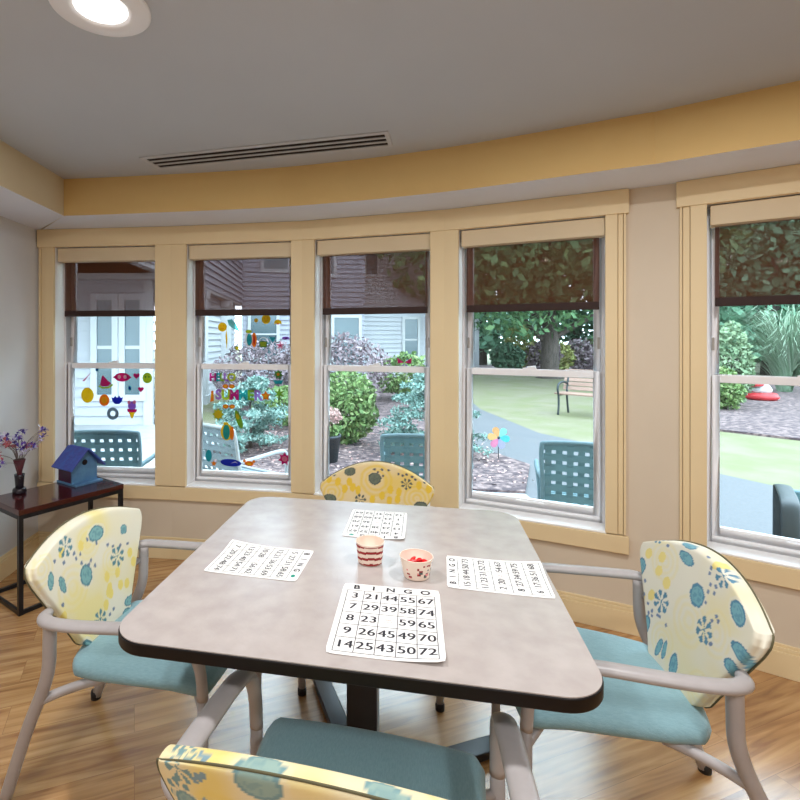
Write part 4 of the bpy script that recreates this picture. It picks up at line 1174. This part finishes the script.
struct(MB().prism([(-40, -8), (60, -8), (60, 70), (-40, 70)], GZ - .2, GZ, M['lawn']).build('lawn'), 'lawn outside')
struct(MB().prism([(2.0, 2.55), (3.2, 1.9), (6.5, -1), (8, 2), (4.9, 5.15), (4.6, 5.85), (4.0, 7.5), (3.6, 8.4), (3.52, 11.2), (4.2, 15.5), (2.6, 15.5), (2.3, 9.5), (2.18, 7.3), (2.55, 6.2), (2.05, 5.1)], GZ - .01, GZ + .006, M['asphalt']).build('path'), 'grey asphalt path outside')
struct(MB().prism([(-6, 3.56), (-1.9, 3.56), (-.9, 3.5), (.0, 3.36), (.8, 3.1), (1.6, 2.7), (2.0, 2.55), (2.05, 5.1), (.2, 5.4), (-.8, 5.7), (-1.4, 6.3), (-1.7, 9.2), (-6, 9.2)], GZ - .01, GZ + .010, M['pavers']).build('patio'), 'pale patio outside')
struct(MB().prism([(-1.4, 6.3), (-.8, 5.7), (.2, 5.4), (2.05, 5.1), (2.55, 6.2), (2.18, 7.3), (2.3, 9.5), (2.6, 15.5), (-1.7, 15.5), (-1.7, 9.2)], GZ - .01, GZ + .035, M['mulch']).build('mulch_bed'), 'bark mulch bed between path and patio')
struct(MB().prism([(6.6, 8.7), (7.3, 7.8), (9, 6.4), (22, 2), (26, 12), (14, 17), (8, 13)], GZ - .01, GZ + .035, M['mulch']).build('mulch_bed'), 'bark mulch bed beyond the lawn')
struct(MB().prism([(4.5, 21.6), (16, 21.6), (18, 29), (3, 29)], GZ - .01, GZ + .03, M['mulch']).build('mulch_bed'), 'far mulch bed under the shrubs')

# fallen leaves over the near mulch: stuff
b = MB(); rl = random.Random(2)
for k in range(1500):
    x = rl.uniform(-1.2, 2.4); y = rl.uniform(5.3, 9.5)
    if y < 5.7 - .25 * x: continue
    s = rl.uniform(.012, .032); T = T_((x, y, GZ + .040), rz=rl.uniform(0, 6), rx=rl.uniform(-.5, .5), ry=rl.uniform(-.5, .5))
    b.add([(-s, 0, 0), (0, -s * .5, 0), (s, 0, 0), (0, s * .5, 0)], [(0, 1, 2, 3)], M['lf_pink'], T)
tag(b.build('fallen_leaves', fix=False), 'pale pink fallen leaves scattered over the bark mulch', 'leaves', kind='stuff')

def leaves(name, parent, n, material, size, sampler, seed=0, aspect=.55, flat=0.0):
    r = np.random.RandomState(seed)
    V = []; F = []
    for k in range(n):
        c = sampler(r)
        d = r.normal(size=3); d[2] *= (1 - flat); d /= (np.linalg.norm(d) + 1e-9)
        e = np.cross(d, r.normal(size=3)); e /= (np.linalg.norm(e) + 1e-9)
        s = size * r.uniform(.6, 1.3)
        o = len(V)
        V += [tuple(c - d * s), tuple(c + e * s * aspect), tuple(c + d * s), tuple(c - e * s * aspect)]
        F.append((o, o + 1, o + 2, o + 3))
    me = D.meshes.new(name); me.from_pydata(V, [], F); me.materials.append(material); me.update()
    o = D.objects.new(name, me); COL.objects.link(o); o.parent = parent
    return o
def ell_sampler(c, rad, shell=.55, lump=.25, seed=1):
    rr = np.random.RandomState(seed); lumps = rr.normal(size=(14, 3)); lumps /= np.linalg.norm(lumps, axis=1)[:, None]
    c = np.array(c); rad = np.array(rad)
    def f(r):
        d = r.normal(size=3); d /= np.linalg.norm(d)
        m_ = 1 - lump + lump * 1.3 * max(0, float(np.max(lumps @ d)) - .55) / .45
        q = shell + (1 - shell) * r.uniform() ** .5
        return c + d * rad * q * m_
    return f
def bush(x, y, w, h, material, label, name='shrub', n=2200, leaf=.045, seed=1, group=None, flat=0.0, low=.05, stems=True):
    r = tag(empty(name, (x, y, GZ)), label, 'shrub', group)
    leaves('foliage', r, n, M[material], leaf, ell_sampler((0, 0, h * .52), (w, w, h * .5), .45, .3, seed), seed, flat=flat)
    b = MB()
    for k in range(5):
        a = 2 * PI * k / 5 + seed; b.tube([(0.02 * math.cos(a), .02 * math.sin(a), 0.0), (w * .4 * math.cos(a), w * .4 * math.sin(a), h * .6)], [.018, .006], M['bark'], 6)
    b.build('stems', r)
    return r
def spruce(x, y, w, h, label, seed):
    r = tag(empty('blue_spruce', (x, y, GZ)), label, 'shrub', 'blue spruces in the mulch bed')
    rr = np.random.RandomState(seed)
    tiers = []
    for t in range(7):
        z = .14 + (h - .2) * t / 6; R = w * (1 - (t / 6) ** 1.6 * .72)
        for k in range(int(7 + 8 * R)):
            a = rr.uniform(0, 2 * PI); q = R * rr.uniform(.45, 1.0)
            tiers.append((q * math.cos(a), q * math.sin(a), z + rr.uniform(-.05, .05), a, .10 + .16 * R))
    def samp(r_):
        tx, ty, tz_, a, ln = tiers[r_.randint(len(tiers))]
        s = r_.uniform(-1, 1) * ln; u = r_.normal() * .045
        return np.array((tx + math.cos(a) * s - math.sin(a) * u, ty + math.sin(a) * s + math.cos(a) * u, tz_ + r_.normal() * .022 - .12 * abs(s)))
    leaves('foliage', r, 10500, M['lf_spruce'], .030, samp, seed, aspect=.38)
    b = MB(); b.tube([(0, 0, 0), (0, 0, h * .9)], [.03, .008], M['bark'], 8); b.build('stem', r)
spruce(-.97, 7.1, .60, 1.02, 'wide blue spruce outside the letter window, behind the pale patio chair', 3)
spruce(1.50, 6.9, .66, 1.10, 'blue spruce outside the middle window, behind the green patio chair', 8)
bush(.42, 7.5, .46, 1.06, 'lf_green', 'round leafy green bush outside the middle window', n=3600, leaf=.04, seed=2)
bush(-.30, 9.2, .9, .75, 'lf_green', 'low green grassy bush behind the blue spruces', n=2600, leaf=.05, seed=12)
bush(.35, 11.3, 1.25, 1.62, 'lf_purple', 'weeping purple maple in front of the far white building', n=3400, leaf=.055, seed=4, name='ornamental_maple')
bush(-1.25, 11.5, 1.15, 1.45, 'lf_purple', 'dusty purple shrub left of the weeping maple', n=3000, leaf=.055, seed=5)
bush(2.0, 12.6, .75, 1.25, 'lf_green', 'green shrub beside the white building wall, right of the maple', n=1800, leaf=.06, seed=6)
ph = tag(empty('potted_hydrangea', (.10, 6.35, GZ + .035)), 'pink hydrangea in a dark planter in front of the leafy green bush', 'potted plant')
b = MB(); b.lathe([(.0003, 0), (.12, 0), (.155, .30), (.165, .30), (.165, .33), (.14, .33), (.13, .28), (.0003, .28)], M['potdark'], 20); b.build('pot', ph)
leaves('foliage', ph, 500, M['lf_green'], .035, ell_sampler((0, 0, .42), (.16, .16, .12), .3, .2, 3), 3)
leaves('blossoms', ph, 900, M['lf_pink'], .020, ell_sampler((0, 0, .55), (.17, .17, .12), .4, .3, 9), 9, aspect=.8)
for k, (x, y, w_, h_, mt, lb) in enumerate(((8.3, 22.6, .75, 1.3, 'lf_dark', 'small dark green shrub left of the yellow-green one, beyond the lawn'), (9.2, 23.4, .7, 2.3, 'lf_yellow', 'tall yellow-green upright shrub beyond the lawn'), (10.0, 23.2, .9, 1.5, 'lf_purple', 'dusty purple shrub just left of the tree trunk'),
        (10.9, 23.8, .9, 1.4, 'lf_yellow', 'low yellow shrub behind the tree trunk'), (12.4, 24, 1.1, 1.5, 'lf_purple', 'mauve shrub right of the tree trunk'), (13.6, 24.2, 1.2, 1.8, 'lf_green', 'bright green shrub right of the tree beyond the lawn'))):
    bush(x, y, w_, h_, mt, lb, n=1300, leaf=.10, seed=20 + k, group='shrubs beyond the lawn')
bush(9.35, 11.6, .50, 1.95, 'lf_pale', 'small pale conifer at the edge of the mulch bed, seen through the right window', n=2200, leaf=.055, seed=31, name='conifer')
bush(8.72, 11.0, .40, .9, 'lf_green', 'low green shrub below the pale conifer', n=1500, leaf=.05, seed=32)
# pampas grass
pg = tag(empty('pampas_grass', (13.3, 14.6, GZ)), 'large arching clump of pale pampas grass outside the right window', 'ornamental grass')
b = MB(); rp = random.Random(9)
for k in range(620):
    a = rp.uniform(0, 2 * PI); ln = rp.uniform(.8, 2.1); hh_ = rp.uniform(1.2, 2.9); wd = .018
    pts = []
    for t in np.linspace(0, 1, 7):
        rad = ln * t ** 1.7; z = hh_ * (1.55 * t - .75 * t ** 3.2)
        pts.append(Vector((.15 * math.cos(a * 3) + rad * math.cos(a), .15 * math.sin(a * 3) + rad * math.sin(a), max(0.01, z))))
    sd = Vector((-math.sin(a), math.cos(a), 0))
    vs_ = []
    for j, p in enumerate(pts):
        w_ = wd * (1 - j / 7); vs_ += [tuple(p - sd * w_), tuple(p + sd * w_)]
    b.add(vs_, [(2 * j, 2 * j + 1, 2 * j + 3, 2 * j + 2) for j in range(6)], M['lf_pampas'])
b.build('blades', pg, fix=False)
# garden ornament
go = tag(empty('garden_ornament', (10.98, 12.7, GZ + .035)), 'small red and white garden ornament on the mulch outside the right window', 'garden ornament')
go.scale = (1.5, 1.5, 1.3)
b = MB(); b.lathe([(.0003, 0), (.20, 0), (.24, .05), (.20, .13), (.0003, .14)], M['red'], 16); b.build('base', go)
b = MB(); b.lathe([(.0003, .12), (.13, .13), (.15, .20), (.10, .29), (.0003, .31)], M['white'], 16); b.build('body', go)
b = MB(); b.lathe([(.12, .27), (.13, .30), (.06, .42), (.0003, .50)], M['red'], 16, T_((-.06, 0, 0), ry=-.15)); b.build('cap', go)

# main tree
tr = tag(empty('shade_tree', (9.0, 20.0, GZ)), 'large leafy tree with a thick forked trunk on the lawn behind the bench', 'tree')
b = MB()
b.tube(spline([(0, 0, -.02), (0, 0, .3), (.02, 0, 1.2), (.0, 0, 2.2), (-.1, 0, 4.0), (-.1, 0, 7)], 4), [interp([0, .05, .2, .5, 1], [.62, .42, .34, .30, .12], t) for t in np.linspace(0, 1, 21)], M['bark'], 14)
b.build('trunk', tr)
for pts, r0 in (([(.05, 0, 1.55), (1.0, -.2, 2.15), (2.2, -.3, 2.7), (4.2, -.4, 3.6)], .17), ([(-.05, 0, 1.3), (-.7, .1, 2.0), (-1.4, .2, 2.9), (-3, .3, 4.5)], .12), ([(0, 0, 2.2), (-1.5, -.5, 2.75), (-3.6, -.8, 3.2)], .11), ([(0, 0, 3), (1.5, .6, 4.5), (3, 1, 6.5)], .14), ([(0, 0, 2.6), (.3, -1.6, 3.6), (.4, -3.2, 4.6)], .12)):
    p = spline(pts, 5); b = MB(); b.tube(p, [r0 * (1 - .7 * t) for t in np.linspace(0, 1, len(p))], M['bark'], 8); b.build('branch', tr)
leaves('canopy', tr, 17000, M['lf_tree'], .17, ell_sampler((-.6, -1.2, 6.4), (6.3, 4.8, 4.6), .35, .35, 5), 41)
# backdrop trees
def bigtree(x, y, w, h, z0, material, label, seed, n=5200, leaf=.26):
    t = tag(empty('tree', (x, y, GZ)), label, 'tree', 'trees at the edge of the garden')
    b = MB(); b.tube([(0, 0, 0), (0.1, 0, h * .6)], [.35, .15], M['bark'], 8); b.build('trunk', t)
    leaves('canopy', t, n, M[material], leaf, ell_sampler((0, 0, (h + z0) / 2), (w, w * .8, (h - z0) / 2), .5, .3, seed), seed)
bigtree(9.5, 30, 4.0, 10, .2, 'lf_teal', 'broad blue-green tree behind the shade tree, by the far columns', 51)
bigtree(15.5, 31, 4.6, 11, .1, 'lf_dark', 'dark green tree right of the shade tree, beyond the lawn', 52)
bigtree(21.5, 30, 5.2, 12, .1, 'lf_teal', 'blue-green tree in the gap between the two right windows', 53)
bigtree(19.0, 21.5, 3.6, 8.5, .1, 'lf_teal', 'dense blue-green tree behind the pale conifer in the right window', 54, leaf=.2, n=7000)
bigtree(24.5, 22.5, 4.2, 9.5, .1, 'lf_dark', 'dark green tree behind the pampas grass in the right window', 55, leaf=.2, n=7000)
bigtree(30.5, 23.5, 4.8, 10, .1, 'lf_teal', 'blue-green tree right of the pampas grass, mostly past the picture edge', 56)
bigtree(28.0, 33, 5.5, 12, .1, 'lf_dark', 'tall dark tree furthest back in the right window', 57)

# bench
bn = tag(empty('garden_bench', (5.11, 10.71, GZ), math.radians(-48)), 'wooden slatted garden bench with curved iron arms on the lawn', 'bench')
# local: x along bench length (to the right), front = -y
for k in range(4):
    b = MB(); b.box((-.02, -.40 + k * .105, .42), (1.5, -.31 + k * .105, .45), M['bench_wood']); b.build('seat_slat', bn, bevel=.004)
for k in range(5):
    b = MB(); T = T_((0, .03 + k * .026, .49 + k * .088), rx=-.28); b.box((-.02, 0, 0), (1.5, .022, .075), M['bench_wood'], T); b.build('back_slat', bn, bevel=.004)
for x in (.06, 1.42):
    b = MB()
    b.tube(spline([(x, -.40, 0), (x, -.37, .2), (x, -.38, .40), (x, -.42, .52), (x, -.36, .63), (x, -.15, .66), (x, .06, .62)], 4), .022, M['iron'], 8)
    b.tube(spline([(x, .10, 0), (x, .06, .2), (x, .03, .41), (x, .10, .7), (x, .18, .92)], 4), .022, M['iron'], 8)
    b.tube([(x, -.38, .405), (x, .04, .405)], .02, M['iron'], 8)
    b.build('end_frame', bn)

# pinwheel
pw = tag(empty('pinwheel', (2.27, 6.48, GZ + .035)), 'pastel flower pinwheel on a thin stick in the mulch bed', 'pinwheel')
b = MB(); b.tube([(0, .01, -.02), (0, .01, .26)], .006, M['iron'], 8); b.build('stick', pw)
for k, c in enumerate(((255, 190, 120), (150, 240, 210), (90, 215, 230), (190, 190, 240), (250, 150, 190), (255, 205, 130))):
    m_ = mat('petal_%d' % k, osr(*c), .5, col2=osr(*[max(0, v - 12) for v in c]), scale=20)
    a = math.radians(112 - 60 * k); T = T_((0, 0, .265)) @ Matrix.Rotation(-a, 4, 'Y')
    pts = [(.018, -.008), (.06, -.036), (.105, -.045), (.135, -.030), (.143, 0), (.135, .030), (.105, .045), (.06, .036), (.018, .008)]
    b = MB(); b.prism(pts, -.003, .003, m_, T @ Matrix.Rotation(PI / 2, 4, 'X')); b.build('petal', pw)
b = MB(); b.lathe([(.0003, -.006), (.016, -.006), (.016, .006), (.0003, .006)], M['iron'], 12, T_((0, 0, .265), rx=PI / 2)); b.build('hub', pw)

# patio chairs: back panel of woven straps facing the house
def patio_chair(x, y, rz, label, fm, sm, nh=7, nv=9, arms=True):
    r = tag(empty('patio_chair', (x, y, GZ + .010), rz), label, 'chair', 'strap patio chairs outside')
    F, S = M[fm], M[sm]
    W = .29
    bz0, bz1 = .40, .86
    by = lambda z: .25 - 0.0 + (-(z - .40) * -.22)   # back leans away from the seat (+y = behind sitter)
    # back frame
    b = MB(); pts = [(-W, by(.36), .36), (-W - .005, by(.6), .6), (-W - .01, by(.84), .84), (-W + .03, by(.875), .875), (0, by(.885), .885), (W - .03, by(.875), .875), (W + .01, by(.84), .84), (W + .005, by(.6), .6), (W, by(.36), .36)]
    b.tube(spline(pts, 5), .014, F, 10); bf = b.build('back_frame', r)
    for k in range(nh):
        z = .43 + (.85 - .43) * k / (nh - 1)
        b = MB(); b.box((-W, by(z) - .004, z - .0225), (W, by(z) - .001, z + .0225), S); b.build('strap', bf)
    for k in range(nv):
        xx = -W + .03 + (2 * W - .06) * k / (nv - 1)
        b = MB(); vs_ = []
        zz = np.linspace(.385, .87, 2 * nh + 1)
        w2 = (2 * W - .06) / (nv - 1) * .30
        for j, z in enumerate(zz):
            off = .002 if j % 2 == k % 2 else -.007
            vs_ += [(xx - w2, by(z) + off, z), (xx + w2, by(z) + off, z)]
        b.add(vs_, [(2 * j, 2 * j + 1, 2 * j + 3, 2 * j + 2) for j in range(len(zz) - 1)], S); b.build('strap', bf)
    # seat
    b = MB(); b.tube([(-W, .24, .40), (-W, -.22, .42), (W, -.22, .42), (W, .24, .40)], .014, F, 8, closed=True); sf = b.build('seat_frame', r)
    for k in range(8):
        yy = -.19 + .40 * k / 7
        b = MB(); b.box((-W, yy - .020, .408), (W, yy + .020, .412), S); b.build('strap', sf)
    for sx in (-1, 1):
        b = MB()
        b.tube(spline([(W * sx, .30, .62), (sx * (W + .03), .10, .635), (sx * (W + .035), -.12, .64), (sx * (W + .03), -.21, .60), (sx * (W + .01), -.24, .40), (sx * W, -.26, .02)], 5), .016, F, 10); b.build('arm_leg', r)
        b = MB(); b.tube([(W * sx, .24, .40), (sx * (W + .01), .33, .01)], .014, F, 8); b.build('rear_leg', r)
    return r
patio_chair(-1.62, 4.02, math.radians(182), 'green-grey strap patio chair outside the leftmost window', 'patio_metal', 'strap')
patio_chair(-.66, 4.22, math.radians(143), 'pale strap patio chair turned sideways outside the letter window', 'patio_white', 'strap_pale')
patio_chair(.80, 3.85, math.radians(168), 'green strap patio chair outside the middle window', 'patio_metal', 'strap')
patio_chair(1.86, 3.55, math.radians(158), 'green strap patio chair outside the window with the bench view', 'patio_metal', 'strap')

# right window: the end of a dark lounger arm
lo = tag(empty('patio_lounger', (2.63, 2.85, GZ + .006), math.radians(-38)), 'dark grey flat-armed garden seat cut off at the right picture edge', 'garden seat')
for x in (0, .62):
    b = MB(); p = spline([(x, -.02, 0.0), (x, -.02, .35), (x, .0, .58), (x, .06, .635), (x, .25, .64), (x, .46, .63), (x, .52, .58), (x, .54, .35), (x, .55, 0.0)], 5)
    b.tube(p, [(.042, .010)] * len(p), M['iron'], 10, ref=(1, 0, 0)); b.build('arm_loop', lo)
b = MB(); b.box((.03, .0, .36), (.59, .55, .41), M['strap']); b.build('seat_pad', lo, bevel=.015)
b = MB(); b.box((.03, .50, .41), (.59, .56, .60), M['strap']); b.build('back_pad', lo, bevel=.015)

# neighbouring building
def siding_wall(b, p0, p1, z0, z1, out, material, lap=.17):
    p0, p1 = Vector(p0), Vector(p1); o = Vector(out)
    z = z0
    while z < z1 - 1e-6:
        zt = min(z + lap, z1)
        a0 = p0 + o * .048; a1 = p1 + o * .048
        b.add([(*a0, z), (*a1, z), (*p1, zt), (*p0, zt)], [(0, 1, 2, 3)], material)
        b.add([(*p0, z), (*p1, z), (*a1, z), (*a0, z)], [(0, 1, 2, 3)], material)
        z = zt
def house_window(root, p, along, out, w, z0, z1, name='window'):
    a = Vector(along).normalized(); o = Vector(out).normalized(); p = Vector(p)
    R = Matrix(((a.x, o.x, 0, p.x), (a.y, o.y, 0, p.y), (0, 0, 1, 0), (0, 0, 0, 1)))
    b = MB(); t = .11
    b.box((-w / 2 - t, -.1, z0 - t), (-w / 2, .085, z1 + t), M['btrim'], R); b.box((w / 2, -.1, z0 - t), (w / 2 + t, .085, z1 + t), M['btrim'], R)
    b.box((-w / 2, -.1, z0 - t), (w / 2, .085, z0), M['btrim'], R); b.box((-w / 2, -.1, z1), (w / 2, .085, z1 + t), M['btrim'], R)
    b.box((-w / 2, -.1, (z0 + z1) / 2 - .03), (w / 2, 0.070, (z0 + z1) / 2 + .03), M['btrim'], R)
    f = b.build(name, root)
    b = MB(); b.box((-w / 2, -.1, z0), (w / 2, .056, z1), M['pane'], R); b.build('pane', f)
bl = tag(empty('house_wing', (0, 0, GZ)), 'pale sided house wing with porch columns, seen through the three left windows', 'building')
HS = 6.4
b = MB(); siding_wall(b, (-2.76, 6.6), (-2.76, 18.0), 2.78, HS, (1, 0), M['siding'])
b.box((-7.0, 6.6, 2.70), (-2.745, 18.0, 2.78), M['btrim']); b.build('upper_wall', bl)
b = MB(); siding_wall(b, (-2.76, 18.0), (1.62, 18.6), 0, HS, (0.14, -.99), M['siding']); b.build('back_wall', bl)
b = MB(); siding_wall(b, (-7.5, 9.2), (-3.0, 9.2), 0, 2.7, (0, -1), M['siding2']); siding_wall(b, (-3.0, 9.2), (-3.0, 17.9), 0, 2.7, (1, 0), M['siding2']); b.build('lower_wall', bl)
b = MB(); b.box((-7.6, 6.2, HS), (-2.4, 18.4, HS + .2), M['roof']); b.box((-2.6, 17.4, HS), (1.9, 26, HS + .2), M['roof']); b.build('eaves', bl)
b = MB(); b.box((-7.5, 8.9, 2.60), (-2.5, 9.2, 2.70), M['btrim']); b.build('porch_beam', bl)
b = MB(); b.box((-7.5, 5.9, 2.70), (-2.9, 9.2, 2.80), M['roof']); b.build('porch_roof', bl)
for y in (12.2, 15.4):
    b = MB(); b.box((-2.98, y - .14, 0), (-2.70, y + .14, 2.70), M['btrim']); b.box((-3.02, y - .18, 0), (-2.66, y + .18, .2), M['btrim']); b.box((-3.02, y - .18, 2.5), (-2.66, y + .18, 2.70), M['btrim']); b.build('porch_column', bl)
for xx in (-3.86, -3.36): house_window(bl, (xx, 9.2), (1, 0), (0, -1), .27, .55, 2.25)
b = MB(); b.box((-3.16, 9.13, 0), (-3.0, 9.22, 2.6), M['btrim']); b.build('corner_board', bl)
bd_ = Vector((4.38, .6)).normalized(); bo = (bd_.y, -bd_.x)
house_window(bl, (-1.55, 18.17), bd_, bo, .9, 4.0, 5.6); house_window(bl, (-.75, 18.28), bd_, bo, .6, 4.0, 5.6)
house_window(bl, (.18, 18.4), bd_, bo, .62, 3.85, 5.5)
house_window(bl, (-2.0, 18.1), bd_, bo, .9, .9, 2.5)
house_window(bl, (.95, 18.5), bd_, bo, .9, .6, 2.3)
b2 = tag(empty('white_house', (0, 0, GZ)), 'white sided house beyond the weeping maple, seen through the middle window', 'building')
b = MB(); siding_wall(b, (1.55, 19.4), (4.75, 20.4), 0, HS, (.3, -.95), M['siding2']); siding_wall(b, (4.75, 20.4), (5.6, 27), 0, HS, (1, -.1), M['siding2']); b.build('wall', b2)
b = MB(); b.box((1.3, 19.2, HS), (5.2, 27, HS + .2), M['roof']); b.build('eaves', b2)
w2d = Vector((3.2, 1.0)).normalized(); w2o = (w2d.y, -w2d.x)
house_window(b2, (1.95, 19.53), w2d, w2o, .45, 4.0, 5.6); house_window(b2, (3.55, 20.02), w2d, w2o, .55, .7, 2.3)
b3 = tag(empty('far_house', (0, 0, GZ)), 'far white house front with tall windows at the left of the bench view', 'building')
b = MB(); siding_wall(b, (5.5, 27.0), (8.6, 27.6), 0, 6, (.2, -.98), M['siding2']); b.build('wall', b3)
b = MB(); b.box((5.3, 26.6, 6), (8.9, 31, 6.2), M['roof']); b.build('eaves', b3)
w3d = Vector((3.1, .6)).normalized(); w3o = (w3d.y, -w3d.x)
for xx in (7.35, 8.1): house_window(b3, (xx, 27.0 + (xx - 5.5) * .194), w3d, w3o, .42, .9, 2.4)

bpy.context.view_layer.update()
